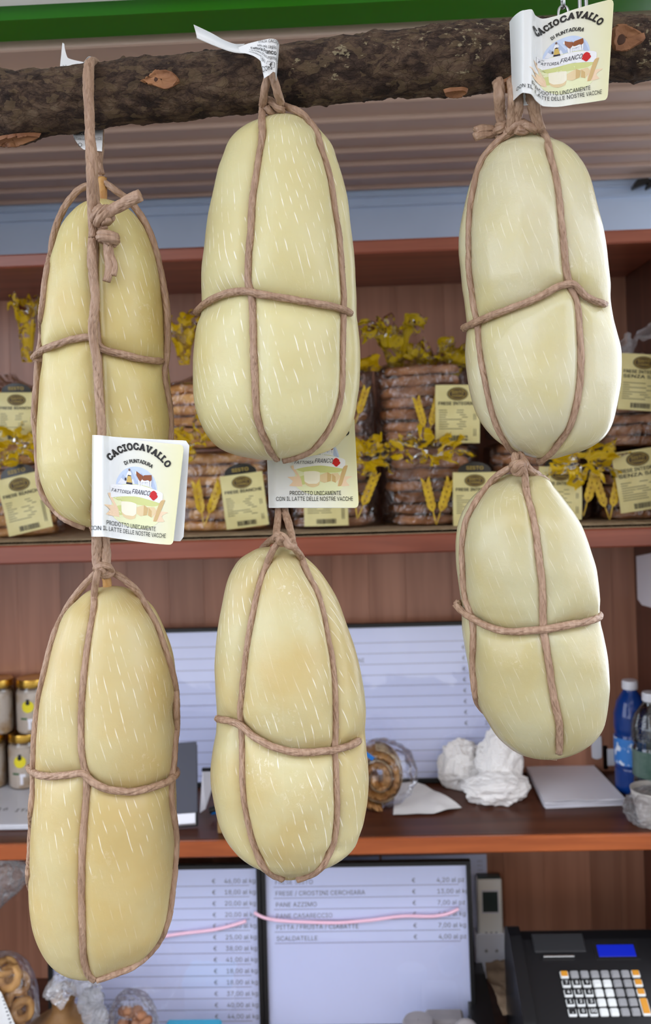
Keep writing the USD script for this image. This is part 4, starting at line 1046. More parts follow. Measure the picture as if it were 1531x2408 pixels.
# twisted tag seen edge-on
tt = thing('label_tag', 'twisted white tag on the branch, seen edge-on with small print', 'label', px(640, 180, 0.9))
ta = Sheet([(0, 455, 58, .895), (.35, 497, 78, .893), (.7, 535, 98, .892), (.9, 560, 104, .890), (1, 575, 103, .889)], [(0, 463, 89, .895), (.35, 502, 106, .893), (.7, 540, 120, .892), (.9, 560, 124, .890), (1, 574, 125, .889)], sag=-0.004)
part(tt, 'open_leaf', ta.mesh(40, 12, 0.0004), 'card_white', smooth=True)
tb_ = Sheet([(0, 560, 112, .888), (.25, 588, 101, .884), (.5, 613, 95, .880), (.75, 634, 91, .878), (.92, 651, 94, .882), (1, 657, 105, .892)], [(0, 566, 124, .888), (.25, 592, 130, .884), (.5, 612, 143, .880), (.75, 628, 166, .877), (.92, 648, 172, .881), (1, 650, 190, .892)])
fr_ = part(tt, 'wrapped_leaf', tb_.mesh(50, 16, 0.0004), 'card_white', smooth=True)
tc_ = Sheet([(0, 612, 140, .879), (.6, 626, 150, .876), (1, 645, 160, .878)], [(0, 621, 185, .881), (.6, 631, 178, .878), (1, 643, 168, .879)])
part(tt, 'lower_flap', tc_.mesh(24, 12, 0.0004), 'card_white', smooth=True)


def on_sheet(sh, text, u0, u1, v, cap, bold=False, rise=0.0):
    pv, pf = text_cut(line_text(text, 0, 1, 0, cap, bold), 0.08)
    return sh.put(pv, pf, lambda p: u0 + (u1 - u0) * p[:, 0], lambda p: v + p[:, 1] + rise * p[:, 0], 0.0008)


sm = [on_sheet(tb_, 'ITALIA  CACIO', 0.45, 0.95, 0.12, 0.09), on_sheet(tb_, 'latte, sale, caglio', 0.42, 0.90, 0.30, 0.10), on_sheet(tb_, 'Fattoria Franco', 0.25, 0.90, 0.48, 0.13, True), on_sheet(tb_, 'C.da Puntadura, 87066 Longobucco', 0.22, 0.97, 0.63, 0.10), on_sheet(tb_, 'www.fattoriafranco.eu', 0.2, 0.52, 0.78, 0.09)]
part(fr_, 'small_print', cat(*sm), 'ink_black')


def icon(kind, uc, vc, du, dv):
    ring = sbox(-1, -1, 1, 1).buffer(0.25).difference(sbox(-0.92, -0.92, 0.92, 0.92).buffer(0.2))
    if kind == 'camera':
        g = ring.union(Point(0, 0).buffer(0.62).difference(Point(0, 0).buffer(0.42))).union(Point(0, 0).buffer(0.2)).union(Point(0.65, -0.65).buffer(0.13))
    else:
        g = ring.union(sbox(0.0, -0.5, 0.3, 1.0)).union(sbox(-0.3, -0.05, 0.6, 0.2)).union(Polygon([(0, -0.5), (0.25, -0.85), (0.65, -0.85), (0.65, -0.6), (0.3, -0.5)]))
    pv, pf = flat_poly(g, 0.5)
    return tb_.put(pv, pf, lambda p: uc + p[:, 0] * du, lambda p: vc + p[:, 1] * dv, 0.0009)


part(fr_, 'icon', icon('camera', 0.60, 0.79, 0.055, 0.065), 'ink_black'); part(fr_, 'icon', icon('f', 0.80, 0.80, 0.055, 0.07), 'ink_black')
pv, pf = text_cut(line_text('CON', 0, 1, 0, 1.0), 0.2)
part(fr_, 'lettering', tc_.put(pv, pf, lambda p: 0.15 + 0.75 * p[:, 0], lambda p: 0.72 + p[:, 1] * 0.35 - 0.25 * p[:, 0], 0.0012), 'ink_black')

# white tag behind the branch at the long loop
tz = thing('label_tag', 'white tag sticking out above and below the branch, behind the knotted cord', 'label', px(210, 355, 1.0))
tz1 = Sheet([(0, 147, 100, .999), (.25, 144, 128, .999), (.45, 141, 168, .998), (.74, 166, 292, .992), (.82, 169, 306, .972), (.9, 176, 328, .962), (1, 197, 352, .958)],
            [(0, 151, 103, .999), (.25, 158, 134, .999), (.45, 229, 160, .998), (.74, 242, 290, .992), (.82, 242, 304, .972), (.9, 241, 330, .962), (1, 240, 356, .958)])
fz = part(tz, 'leaf', tz1.mesh(70, 14, 0.0004), 'card_white', smooth=True)
tz2 = Sheet([(0, 180, 152, .985), (.3, 196, 147, .965), (.6, 210, 133, .955), (1, 228, 158, .958)], [(0, 180, 168, .99), (.3, 197, 160, .975), (.6, 211, 150, .965), (1, 230, 166, .968)])
part(tz, 'fold', tz2.mesh(24, 8, 0.0004), 'card_white', smooth=True)


def flat_text(text, x0, x1, y, cap, Y, bold=False):
    pv, pf = line_text(text, x0, x1, y, cap, bold)
    return np.array([px(a, b, Y) for a, b in pv]), pf


for tx in (('10 a 400g', 146, 190, 158, 5, .9965), ('ITALIA ... 1 kg', 146, 196, 168, 6, .9965, True), ('Fattoria Franco', 130, 200, 317, 7, .9645, True), ('87066 Longobucco (CS)', 174, 240, 329, 6.5, .9608), ('O  f', 183, 206, 345, 9, .9578)):
    part(fz, 'small_print', flat_text(*tx), 'ink_black')

# ------------------------------------------------------------------ bread bags on the middle shelf
ZS = Z_MID + 0.0079


def slab(cx, cy, z, rx, ry, h, seed):
    """One toasted bread half: a flat rounded slab with an uneven torn upper face."""
    n, prof = 30, [(0.05, 0.0), (0.55, 0.0), (0.90, 0.03), (0.98, 0.14), (1.0, 0.40), (0.995, 0.66), (0.96, 0.88), (0.88, 1.0), (0.5, 0.97), (0.25, 0.80), (0.05, 0.78)]
    th_ = np.linspace(0, 2 * np.pi, n, endpoint=False)
    r = np.random.default_rng(seed)
    wob = 1 + 0.05 * np.sin(2 * th_ + r.uniform(0, 6)) + 0.035 * np.sin(3 * th_ + r.uniform(0, 6)) + 0.02 * np.sin(5 * th_ + r.uniform(0, 6))
    e = 0.8
    c, s_ = np.sign(np.cos(th_)) * np.abs(np.cos(th_)) ** e, np.sign(np.sin(th_)) * np.abs(np.sin(th_)) ** e
    v = np.array([[(rx * p * w_ * a, ry * p * w_ * b, h * q) for a, b, w_ in zip(c, s_, wob)] for p, q in prof]).reshape(-1, 3)
    d = fbm(v * 45 + seed * 1.7, 3, seed % 50) - 0.5
    v[:, 2] += d * h * 0.40 + (v[:, 0] / rx) * h * r.uniform(-0.10, 0.10)
    v[:, :2] *= (1 + d * 0.07)[:, None]
    f = grid(len(prof), n, True)
    m = len(v); v = np.vstack([v, [0, 0, v[:n, 2].mean()], [0, 0, v[-n:, 2].mean()]])
    cp = [(m, (j + 1) % n, j) for j in range(n)] + [(m + 1, (len(prof) - 1) * n + j, (len(prof) - 1) * n + (j + 1) % n) for j in range(n)]
    f = np.vstack([f[:, [0, 1, 2]], f[:, [0, 2, 3]], np.array(cp)])
    return v + [cx, cy, z], f


def bag_shell(cx, cy, z0, rx, ry, h, seed, flat_top=False, neck=0.018):
    """Cellophane pulled round a stack and gathered to a neck on top."""
    n = 64
    th_ = np.linspace(0, 2 * np.pi, n, endpoint=False)
    prof = [(0.02, 0.0), (0.80, 0.0), (0.97, 0.02)] + [(1.0 + 0.02 * math.sin(9 * t + seed), 0.03 + 0.90 * t) for t in np.linspace(0.02, 1, 22)] + [(0.94, 0.97), (0.78, 1.0), (0.5, 1.05), (0.28, 1.12), (neck / rx, 1.2)]
    if flat_top:
        prof = prof[:-4] + [(0.80, 0.992), (0.45, 1.0), (0.03, 1.002)]
    e = 0.72
    c, s_ = np.sign(np.cos(th_)) * np.abs(np.cos(th_)) ** e, np.sign(np.sin(th_)) * np.abs(np.sin(th_)) ** e
    v = np.array([[(rx * p * a, ry * p * b, h * q) for a, b in zip(c, s_)] for p, q in prof]).reshape(-1, 3)
    rid = np.abs(fbm(v * [26, 26, 34] + seed * 3.1, 3, seed) - 0.5) * 2
    rid2 = np.abs(fbm((v @ np.array([[0.7, 0, 0.7], [0, 1, 0], [-0.7, 0, 0.7]])) * [9, 20, 60] + seed, 2, seed + 5) - 0.5) * 2
    k = 1 + 0.045 * (1 - rid) * (v[:, 2] > 0.003) + 0.03 * (1 - rid2)
    v[:, :2] *= k[:, None]
    return v + [cx, cy, z0], grid(len(prof), n, True)


def ruffle(c, R, h, seed, dirn=(0, 0, 1), n=150, folds=9):
    """The flared, pleated end of the bag above the tie."""
    a = np.linspace(0, 2 * np.pi, n, endpoint=False)
    rows = []
    for s_ in np.linspace(0, 1, 16):
        r = 0.010 + R * s_ ** 0.9 * (1 + 0.35 * np.sin(folds * a + seed) * s_ + 0.18 * np.sin(2 * a + seed * 2))
        z = h * (s_ ** 0.8 * (1 - 0.45 * s_ * s_)) + 0.35 * R * s_ * np.sin(folds * a + 1.3 + seed) * 0.6 + 0.012 * s_ * np.sin(5 * a + seed)
        rows.append(np.stack([r * np.cos(a), r * np.sin(a) * 0.62, z], 1))
    v = np.array(rows).reshape(-1, 3)
    v += (np.stack([fbm(v * 60 + i * 9 + seed, 2, seed + i) for i in range(3)], 1) - 0.5) * 0.034 * np.repeat(np.linspace(0, 1, 16), n)[:, None]
    d = np.asarray(dirn, float); d /= np.linalg.norm(d)
    e1 = np.array([1.0, 0, 0]) - d * d[0]; e1 /= np.linalg.norm(e1)
    R_ = np.stack([e1, np.cross(d, e1), d], 1)
    return v @ R_.T + np.asarray(c), grid(16, n, True)


def wheat(c, size, lean, seed):
    """Printed wheat ears: pointed grains in pairs up two stems, flat on the film."""
    r = np.random.default_rng(seed)
    vs, fs = [], []

    def grain(x, z, ang, l, w):
        t = np.linspace(0, 1, 7); wd = w * np.sin(np.pi * t) ** 0.8
        pts = np.r_[np.c_[wd, t * l], np.c_[-wd[::-1], t[::-1] * l]]
        ca, sa = math.cos(ang), math.sin(ang)
        p = np.c_[x + pts[:, 0] * ca + pts[:, 1] * sa, pts[:, 1] * ca - pts[:, 0] * sa + z]
        pv, pf = flat_poly(Polygon(p).buffer(0))
        vs.append(np.c_[pv[:, 0], np.zeros(len(pv)), pv[:, 1]]); fs.append(pf)

    for sgn in (-0.28, 0.22):
        for k in range(6):
            z = size * (0.30 + 0.11 * k); x = sgn * z * 1.1 + lean * z
            for sd in (-1, 1):
                grain(x, z, sgn + lean + sd * 0.42, size * 0.24, size * 0.034)
        grain(0, 0, sgn + lean, size * 0.40, size * 0.015)
    v, f = cat(*[(a, b) for a, b in zip(vs, fs)])
    v[:, 1] += -0.0006 * np.sin(v[:, 0] * 300)
    return v + np.asarray(c), f


def shop_label(bag, o, w, h, turn, name2, seed, backing='badge_black', curve=0.004):
    """The yellow paper label: oval badge, name, ruled small print, barcode. O is the lower left corner, TURN its tilt in the plane."""
    ex, ez = np.array([math.cos(turn), 0, math.sin(turn)]), np.array([-math.sin(turn), 0, math.cos(turn)])

    def at(p, off=0.0):
        p = np.asarray(p, float)
        q = np.asarray(o)[None] + p[:, :1] * w * ex + p[:, 1:2] * h * ez
        q[:, 1] -= curve * np.sin(np.pi * np.clip(p[:, 0], 0, 1)) * (0.5 + 0.5 * p[:, 1]) + 0.0015 * np.sin(7 * p[:, 1] + seed) + off
        return q

    n = 12
    u, v = np.meshgrid(np.linspace(0, 1, n), np.linspace(0, 1, n), indexing='ij')
    p = np.stack([u.ravel(), v.ravel()], 1)
    a = at(p); b = at(p, -0.0004)
    g = grid(n, n)
    e = [np.arange(n), np.arange(n) + (n - 1) * n, np.arange(n) * n, np.arange(n) * n + n - 1]
    side = np.array([(i, j, j + n * n, i + n * n) for q in e for i, j in zip(q[:-1], q[1:])])
    lb_ = part(bag, 'label', (np.vstack([a, b]), np.vstack([g, g[:, ::-1] + n * n, side])), 'label_paper', label='yellow paper label')
    if backing:                                           # dark round badge printed on the bag above the label
        bv, bf = flat_poly(affinity.scale(Point(0.5, 1.02).buffer(1, 24), 0.38, 0.17).intersection(sbox(0, 1.0, 1, 2)), 0.2)
        part(bag, 'badge', (at(bv, 0.0010), bf), backing, label='dark badge printed on the film')
        tv, tf = line_text('SISTO', 0.30, 0.70, -1.05, 0.06, True)
        part(bag, 'badge_lettering', (at(tv * [1, -1], 0.0016), tf), 'logo_gold')
    ov, of = flat_poly(affinity.scale(Point(0.5, 0.845).buffer(1, 24), 0.235, 0.115), 0.2)
    part(lb_, 'logo', (at(ov, 0.0006), of), 'logo_brown')
    rv, rf = flat_poly(affinity.scale(Point(0.5, 0.845).buffer(1, 24), 0.205, 0.097).difference(affinity.scale(Point(0.5, 0.845).buffer(1, 24), 0.19, 0.088)), 0.2)
    lt = [line_text('SISTO', 0.36, 0.64, -0.852, 0.046, True), line_text('COSIMO', 0.36, 0.64, -0.795, 0.034, True)]
    part(lb_, 'logo_lettering', cat((at(rv, 0.001), rf), *[(at(a_ * [1, -1], 0.001), b_) for a_, b_ in lt]), 'logo_gold')
    pcs, y = [], 0.655
    for line in name2:
        pcs.append(line_text(line, 0.06 if len(line) > 9 else 0.2, 0.94 if len(line) > 9 else 0.8, -y, 0.055, True)); y -= 0.085
    r = np.random.default_rng(seed)
    for k in range(9):
        yy = y - 0.01 - 0.04 * k
        if yy < 0.17:
            break
        x1 = r.uniform(0.55, 0.78)
        pcs.append((np.array([(0.08, -yy), (x1, -yy), (x1, -yy - 0.010), (0.08, -yy - 0.010)]), np.array([(0, 1, 2), (0, 2, 3)])))
    x = 0.28
    while x < 0.72:
        d = r.uniform(0.008, 0.022); pcs.append((np.array([(x, -0.04), (x + d, -0.04), (x + d, -0.13), (x, -0.13)]), np.array([(0, 1, 2), (0, 2, 3)]))); x += d + r.uniform(0.008, 0.02)
    for x in (0.86, 0.90):
        pcs.append((np.array([(x, -0.12), (x + 0.012, -0.12), (x + 0.012, -0.5), (x, -0.5)]), np.array([(0, 1, 2), (0, 2, 3)])))
    part(lb_, 'lettering', cat(*[(at(q * [1, -1], 0.0008), t_) for q, t_ in pcs]), 'ink_black')
    return lb_


def make_bag(label, x_pix, tier, w, n, look, seed, slice_label, labels=(), wheats=(), tops=(), Y=1.745, hs=0.0212, z0=None, dull=False):
    cx = px(x_pix, 1150, Y)[0]
    z0 = ZS if z0 is None else z0
    rx, ry = w / 2, 0.066
    h = n * hs + 0.004
    t = thing('bread_bag', label, 'bag of bread', (cx, Y, z0), 'bags of toasted bread on the middle shelf')
    part(t, 'film', bag_shell(cx, Y, z0, rx, ry, h, seed, tier == 0), 'clear_film', smooth=True)
    r = np.random.default_rng(seed)
    for k in range(n):
        single('bread_slice', slab(cx + r.uniform(-0.004, 0.004), Y + r.uniform(-0.003, 0.003), z0 + 0.0015 + k * hs, rx * r.uniform(0.85, 0.90), ry * r.uniform(0.84, 0.90), hs * r.uniform(0.82, 0.98), seed * 37 + k), look, f'{ORD[k]} {slice_label}', 'bread', smooth=True, group='toasted bread slabs in the bags')
    yf = Y - ry * 1.07
    for (x, y, s_, lean) in wheats:
        q = px(x, y, yf - 0.004); part(t, 'wheat_print', wheat(q, s_, lean, seed + int(x)), 'wheat_yellow', label='yellow wheat ears printed on the film')
    for (xb, yb, ww, hh, turn, nm, badge) in labels:
        shop_label(t, px(xb, yb, yf - 0.0065), ww, hh, turn, nm, seed + xb, 'badge_black' if badge else None)
    for i, (x, y, R, hh, d) in enumerate(tops):
        q = px(x, y, Y - 0.01 if d[1] > -0.5 else yf - 0.016)
        part(t, 'gathered_top', ruffle(q, R, hh, seed + i * 3, d), 'printed_film_dull' if dull else 'printed_film', smooth=True, label='pleated bag end with yellow print')
    return t, z0 + h


ORD = ['lowest', 'second lowest', 'third lowest', 'fourth lowest', 'fifth lowest', 'sixth lowest', 'topmost']
BI, IN, IS = ['FRESE BIANCHE'], ['FRESE INTEGRALI'], ['FRESE INTEGRALI', 'SENZA SALE']
LW, LH = 0.080, 0.105
# leftmost column, light bread
_, zt = make_bag('lower bag of light bread at the end of the shelf, tilted FRESE BIANCHE label', 25, 0, 0.190, 6, 'bread_light', 11, 'light slab of toasted bread in the lower bag at the outer end', labels=[(22, 1262, 0.086, 0.108, 0.20, BI, True)], Y=1.735)
make_bag('upper bag of light bread at the end of the shelf, straight FRESE BIANCHE label', 20, 1, 0.180, 7, 'bread_light', 12, 'light slab of toasted bread in the upper bag at the outer end', labels=[(-6, 1038, 0.075, 0.092, -0.03, BI, True)], tops=[(64, 852, 0.024, 0.20, (0.05, -0.1, 1)), (30, 1052, 0.045, 0.02, (0, -1, 0.2))], Y=1.74, z0=zt + 0.005)
# second column, light bread
_, zt = make_bag('lower bag of light bread with a crooked FRESE BIANCHE label beside the folded tag', 528, 0, 0.188, 7, 'bread_light', 13, 'light slab of toasted bread in the lower bag beside the folded tag', labels=[(533, 1246, 0.080, 0.100, 0.10, BI, True)], wheats=[(480, 1240, 0.085, 0.15)], tops=[(462, 1040, 0.055, 0.03, (-0.2, -0.8, 0.8))], Y=1.735)
make_bag('upper bag of light bread showing between the knotted cheese and the largest cheese', 500, 1, 0.172, 6, 'bread_light', 14, 'light slab of toasted bread in the upper bag beside the largest cheese', tops=[(434, 858, 0.034, 0.15, (0.0, -0.1, 1))], Y=1.745, z0=zt + 0.005)
# third column, dark bread behind the flat tag
_, zt = make_bag('lower bag of dark bread behind the flat half-hidden tag', 780, 0, 0.176, 7, 'bread_dark', 15, 'dark slab of toasted bread in the lower bag behind the flat tag', labels=[(716, 1238, 0.082, 0.100, 0.0, IN, False)], wheats=[(840, 1222, 0.085, 0.2)], tops=[(862, 1078, 0.045, 0.02, (0.1, -1, 0.3))], Y=1.735)
make_bag('upper bag of dark bread mostly hidden by the largest cheese', 778, 1, 0.168, 7, 'bread_dark', 16, 'dark slab of toasted bread in the upper bag behind the largest cheese', wheats=[(835, 1000, 0.07, 0.1)], tops=[(800, 900, 0.05, 0.05, (0, -0.3, 1))], Y=1.745, z0=zt + 0.003)
# fourth column, dark bread
_, zt = make_bag('lower bag of dark bread with wheat ears and a half-hidden label', 1010, 0, 0.178, 7, 'bread_dark', 17, 'dark slab of toasted bread in the lower bag with the wheat ears', labels=[(1066, 1238, 0.080, 0.100, -0.02, IN, True)], wheats=[(1026, 1236, 0.085, 0.1)], tops=[(1018, 1062, 0.044, 0.030, (0.0, -1, 0.45))], Y=1.735)
make_bag('upper bag of dark bread with an upright FRESE INTEGRALI label and big yellow top', 1000, 1, 0.172, 7, 'bread_dark', 18, 'dark slab of toasted bread in the upper bag with the upright label', labels=[(1024, 1042, 0.082, 0.108, -0.03, IN, False)], wheats=[(1006, 1030, 0.075, 0.05)], tops=[(935, 886, 0.050, 0.17, (-0.1, -0.2, 1)), (1062, 890, 0.032, 0.10, (0.3, -0.3, 0.9)), (1000, 886, 0.040, 0.09, (0.1, -0.3, 0.9))], Y=1.745, z0=zt + 0.004, dull=True)
# fifth column, behind the pale cheeses
_, zt = make_bag('lower bag of dark bread behind the knot between the two pale cheeses', 1262, 0, 0.182, 7, 'bread_dark', 19, 'dark slab of toasted bread in the lower bag behind the pale cheeses', labels=[(1268, 1222, 0.078, 0.098, -0.03, IN, True)], wheats=[(1372, 1215, 0.085, 0.05)], tops=[(1370, 1085, 0.055, 0.02, (0.2, -1, 0.3))], Y=1.735)
make_bag('upper bag of dark bread hidden behind the pale shiny cheese', 1262, 1, 0.172, 7, 'bread_dark', 20, 'dark slab of toasted bread in the upper bag behind the pale shiny cheese', tops=[(1140, 850, 0.03, 0.05, (-0.4, 0, 1))], Y=1.745, z0=zt + 0.003, dull=True)
# last column
_, zt = make_bag('lower bag of dark bread in the corner with the tilted SENZA SALE label', 1502, 0, 0.176, 6, 'bread_dark', 21, 'dark slab of toasted bread in the lower bag in the corner', labels=[(1461, 1208, 0.090, 0.112, 0.13, IS, False)], wheats=[(1434, 1224, 0.082, 0.0)], Y=1.735)
make_bag('upper bag of dark bread in the corner with a SENZA SALE label under grey film', 1500, 1, 0.172, 7, 'bread_dark', 22, 'dark slab of toasted bread in the upper bag in the corner', labels=[(1452, 962, 0.082, 0.104, -0.10, IS, False)], Y=1.745, z0=zt + 0.004)
gt = px(1478, 832, 1.72)
part('/World/bread_bag_011', 'gathered_top', ruffle(gt, 0.03, 0.045, 4, (-0.2, 0, 1), folds=7), 'white_film', smooth=True, label='grey crumpled bag end')

# ------------------------------------------------------------------ framed price lists
def frame(label, xl, xr, zb, h, Y, lean, rows, prices, x_price, colw, pink=None, bord=0.0085, head=0.02, step=0.0215, cap=0.0085, extra_rules=0, turn=0.0):
    """A3 frame standing on Z = ZB with its lower edge at Y, leaning back; rows of names and prices."""
    p0, p1 = px(xl, 1500, Y)[0], px(xr, 1500, Y)[0]
    w = p1 - p0
    t = thing('price_list', label, 'price list', ((p0 + p1) / 2, Y, zb), 'framed price lists')
    ca, sa = math.cos(lean), math.sin(lean)

    def tf(v):
        v = np.asarray(v, float)
        return np.stack([p0 + v[:, 0], Y + v[:, 1] * ca + v[:, 2] * sa, zb + v[:, 2] * ca - v[:, 1] * sa + 0.002], 1)

    def add(par, nm, m, look, **k):
        v, f = vf(m); return part(par, nm, (tf(v), f), look, **k)

    d = 0.014
    bars = [bx(0, w, 0, d, 0, bord, 0.001), bx(0, w, 0, d, h - bord, h, 0.001), bx(0, bord, 0, d, bord * 0.8, h - bord * 0.8, 0.001), bx(w - bord, w, 0, d, bord * 0.8, h - bord * 0.8, 0.001)]
    for b in bars:
        add(t, 'frame_bar', b, 'black_plastic', smooth=30)
    add(t, 'backing', bx(bord * 0.6, w - bord * 0.6, 0.010, 0.0125, bord * 0.6, h - bord * 0.6), 'black_plastic')
    sh = add(t, 'sheet', bx(bord * 0.7, w - bord * 0.7, 0.0085, 0.0095, bord * 0.7, h - bord * 0.7), 'paper_sheet', label='white printed sheet')
    ink, lines = [], []
    z = h - bord - head
    for i, nm in enumerate(rows):
        o = np.array([bord + 0.018, 0.0083, z])
        if nm:
            ink.append(plane_text(nm, cap, o, (1, 0, 0), (0, 0, 1)))
            ink.append(plane_text('€', cap, o + [x_price, 0, 0], (1, 0, 0), (0, 0, 1)))
            ink.append(plane_text(prices[i], cap, o + [x_price + colw, 0, 0], (1, 0, 0), (0, 0, 1)))
        lines.append(bx(bord + 0.015, w - bord - 0.015, 0.0080, 0.0084, z - 0.0055, z - 0.0042))
        z -= step
    for i in range(extra_rules):
        lines.append(bx(bord + 0.015, w - bord - 0.015, 0.0080, 0.0084, z - 0.0055, z - 0.0042)); z -= step
    # glyphs face the room: text built in x-z faces -y
    add(sh, 'lettering', cat(*ink), 'ink_soft')
    add(sh, 'rule_lines', cat(*lines), 'ink_faint')
    nx, nz = 26, 16
    gx, gz = np.meshgrid(np.linspace(bord * 0.8, w - bord * 0.8, nx), np.linspace(bord * 0.8, h - bord * 0.8, nz), indexing='ij')
    gy = 0.0045 + 0.0016 * (fbm(np.stack([gx * 9, gz * 9, gx * 0 + xl], -1), 2) - 0.5)
    add(t, 'pane', (np.stack([gx, gy, gz], -1).reshape(-1, 3), grid(nx, nz)), 'pane', smooth=True, label='wavy clear plastic pane')
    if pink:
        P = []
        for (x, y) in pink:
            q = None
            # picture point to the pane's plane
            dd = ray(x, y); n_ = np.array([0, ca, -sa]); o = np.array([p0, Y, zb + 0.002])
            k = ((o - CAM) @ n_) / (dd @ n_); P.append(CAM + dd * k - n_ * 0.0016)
        part(t, 'pink_cord', sweep(resample(P, 0.006), 0.0032, n=10), 'pink_cord', smooth=True, label='thin pink reflection in the pane, modelled as a tube')  # a pink reflection in the pane, built as a thin tube; no real cord
    return t


names3 = ['FRESE SISTO', 'FRESE / CROSTINI CERCHIARA', 'PANE AZZIMO', 'PANE CASARECCIO', 'PITTA / FRUSTA / CIABATTE', 'SCALDATELLE']
price3 = ['4,20 al pz', '13,00 al kg', '7,00 al pz', '4,00 al kg', '7,00 al kg', '4,00 al pz']
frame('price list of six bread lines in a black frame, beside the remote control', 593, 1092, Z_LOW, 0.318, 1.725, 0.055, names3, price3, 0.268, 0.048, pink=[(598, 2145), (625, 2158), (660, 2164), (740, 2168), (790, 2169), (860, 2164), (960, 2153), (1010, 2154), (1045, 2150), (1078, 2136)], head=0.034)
names4 = ['CACIOCAVALLO', 'PROVOLA', 'PECORINO', 'RICOTTA FRESCA', 'RICOTTA SALATA', 'PROSCIUTTO', 'CAPOCOLLO', 'GUANCIALE', 'SALAME', 'SALSICCIA', 'SOPPRESSATA', 'SALAME CAV. DOLCE (1.5)', 'SALSICCIA GROSSO RUBI', "'NDUJA"]
price4 = ['46,00 al kg', '18,00 al kg', '20,00 al kg', '20,00 al kg', '20,00 al kg', '25,00 al kg', '38,00 al kg', '41,00 al kg', '18,00 al kg', '18,00 al kg', '37,00 al kg', '40,00 al kg', '44,00 al kg', '40,00 al kg']
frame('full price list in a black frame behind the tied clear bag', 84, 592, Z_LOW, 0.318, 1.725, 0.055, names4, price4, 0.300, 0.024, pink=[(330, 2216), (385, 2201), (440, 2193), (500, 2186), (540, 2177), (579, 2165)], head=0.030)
n2 = ['', 'CIPOLLA ROSSA', 'CREMA DI PEPERONI', 'PEPERONCINO', 'MIELE DI ACACIA', 'MIELE DI VANIGLIA', 'MELANZANE', 'FUNGHI', 'OLIVE', '', 'VINO ROSSO', 'VINO BIANCO', 'AMARO']
p2 = ['', '28,00', '8,00', '10,00', '8,00', '8,00', '35,00', '25,00', '20,00', '', '15,00', '10,00 al lt', '16,00 al lt']
frame('price list in a black frame behind the crumpled napkins', 690, 1210, Z_CNT, 0.332, 1.862, 0.045, n2, p2, 0.325, 0.042, head=0.028, step=0.0225)
n1 = ['', 'BIRRA ARTIGIANALE', 'LIQUIRIZIA', '', 'ORIGANO DELLA CALABRIA', '', 'FICHI SECCHI', '', 'TARALLI', '', 'CONFETTURA DI SAMBUCO', 'CREMA DI ZUCCA', 'BISCOTTI']
frame('price list in a black frame behind the grey notebook', 176, 682, Z_CNT, 0.332, 1.862, 0.045, n1, [''] + ['8,00 al kg'] * 12, 0.360, 0.03, head=0.028, step=0.0245)

# ------------------------------------------------------------------ on the counter shelf
ZK = Z_CNT + 0.0006


def floor_pt(x, y, z=None):
    z = ZK if z is None else z
    d = ray(x, y)
    return CAM + d * ((z - E) / d[2])


# jars stacked two high on a white box
def jar(cx, cy, z, label, seed, dash, h=0.113, r=0.034):
    t = thing('jar', label, 'jar', (cx, cy, z), 'stacked jars with gold lids')
    inner = [(0.002, 0.0015), (r * 0.88, 0.0015), (r * 0.97, 0.006), (r * 0.975, h * 0.55), (r * 0.97, h * 0.76), (r * 0.82, h * 0.80), (0.002, h * 0.805)]
    part(t, 'contents', lathe(inner, 40, (cx, cy, z)), 'jar_cream', smooth=40)
    outer = [(0.002, 0.0), (r * 0.92, 0.0), (r, 0.006), (r * 1.01, h * 0.4), (r, h * 0.78), (r * 0.90, h * 0.84), (r * 0.86, h * 0.87)]
    part(t, 'glass', lathe(outer, 40, (cx, cy, z)), 'jar_glass', smooth=40)
    lid = [(r * 0.9, h * 0.855), (r * 0.955, h * 0.86), (r * 0.96, h * 0.885), (r * 0.94, h * 0.892), (r * 0.94, h * 0.975), (r * 0.91, h * 0.995), (r * 0.80, h), (r * 0.74, h * 0.99), (0.001, h * 0.99)]
    part(t, 'lid', lathe(lid, 44, (cx, cy, z)), 'gold_metal', smooth=40, label='gold screw lid')

    def wrap(poly, nm, look, off):
        pv, pf = flat_poly(poly, 0.005)
        rr = r * 1.012 + off
        a = pv[:, 0] / r - math.pi / 2
        part(t, nm, (np.stack([cx + rr * np.cos(a), cy + rr * np.sin(a), z + pv[:, 1]], 1), pf), look)

    sx = 0.002
    wrap(Point(sx, h * 0.52).buffer(0.0125, 20), 'sticker', 'sticker_yellow', 0.0003)
    wrap(sbox(sx - 0.003, h * 0.60, sx + 0.003, h * 0.66).union(Point(sx, h * 0.59).buffer(0.0045)), 'sticker_mark', 'ink_black', 0.0006)
    wrap(sbox(-0.014, h * 0.285, 0.0, h * 0.315), 'stripe', dash, 0.0003)
    wrap(sbox(0.001, h * 0.24, 0.013, h * 0.30).union(sbox(0.002, h * 0.10, 0.008, h * 0.3)), 'label_patch', 'paper_white', 0.0002)
    return t


YJ = 1.873
tray = bx(px(-190, 1900, 1.70)[0], px(112, 1900, 1.70)[0], 1.665, 1.916, ZK, ZK + 0.0105, 0.002)
tt_ = thing('box_lid', 'flat white printed box under the jars at the counter end', 'box', (px(0, 1900, 1.7)[0], 1.70, ZK))
part(tt_, 'body', tray, 'cap_white', smooth=30)
mk = [plane_text(s_, 0.014, np.array([px(x, 1900, 1.73)[0], 1.715 + dy, ZK + 0.0108]), (1, 0, 0), (0, 1, 0)) for x, dy, s_ in ((-14, 0.02, '16'), (34, 0.012, 'ITA'), (58, 0.03, 'E'))]
part(tt_, 'lettering', cat(*mk), 'ink_soft')
zj = ZK + 0.0112
jr = 0.0340
jar(px(-21, 1800, YJ)[0], YJ, zj, 'gold-lidded jar, lower one at the outer end with red stripe', 1, 'ink_red', r=jr)
jar(px(59, 1800, YJ)[0], YJ, zj, 'gold-lidded jar with green stripe, lower one beside the deep-yellow cheese', 2, 'ink_green', r=jr)
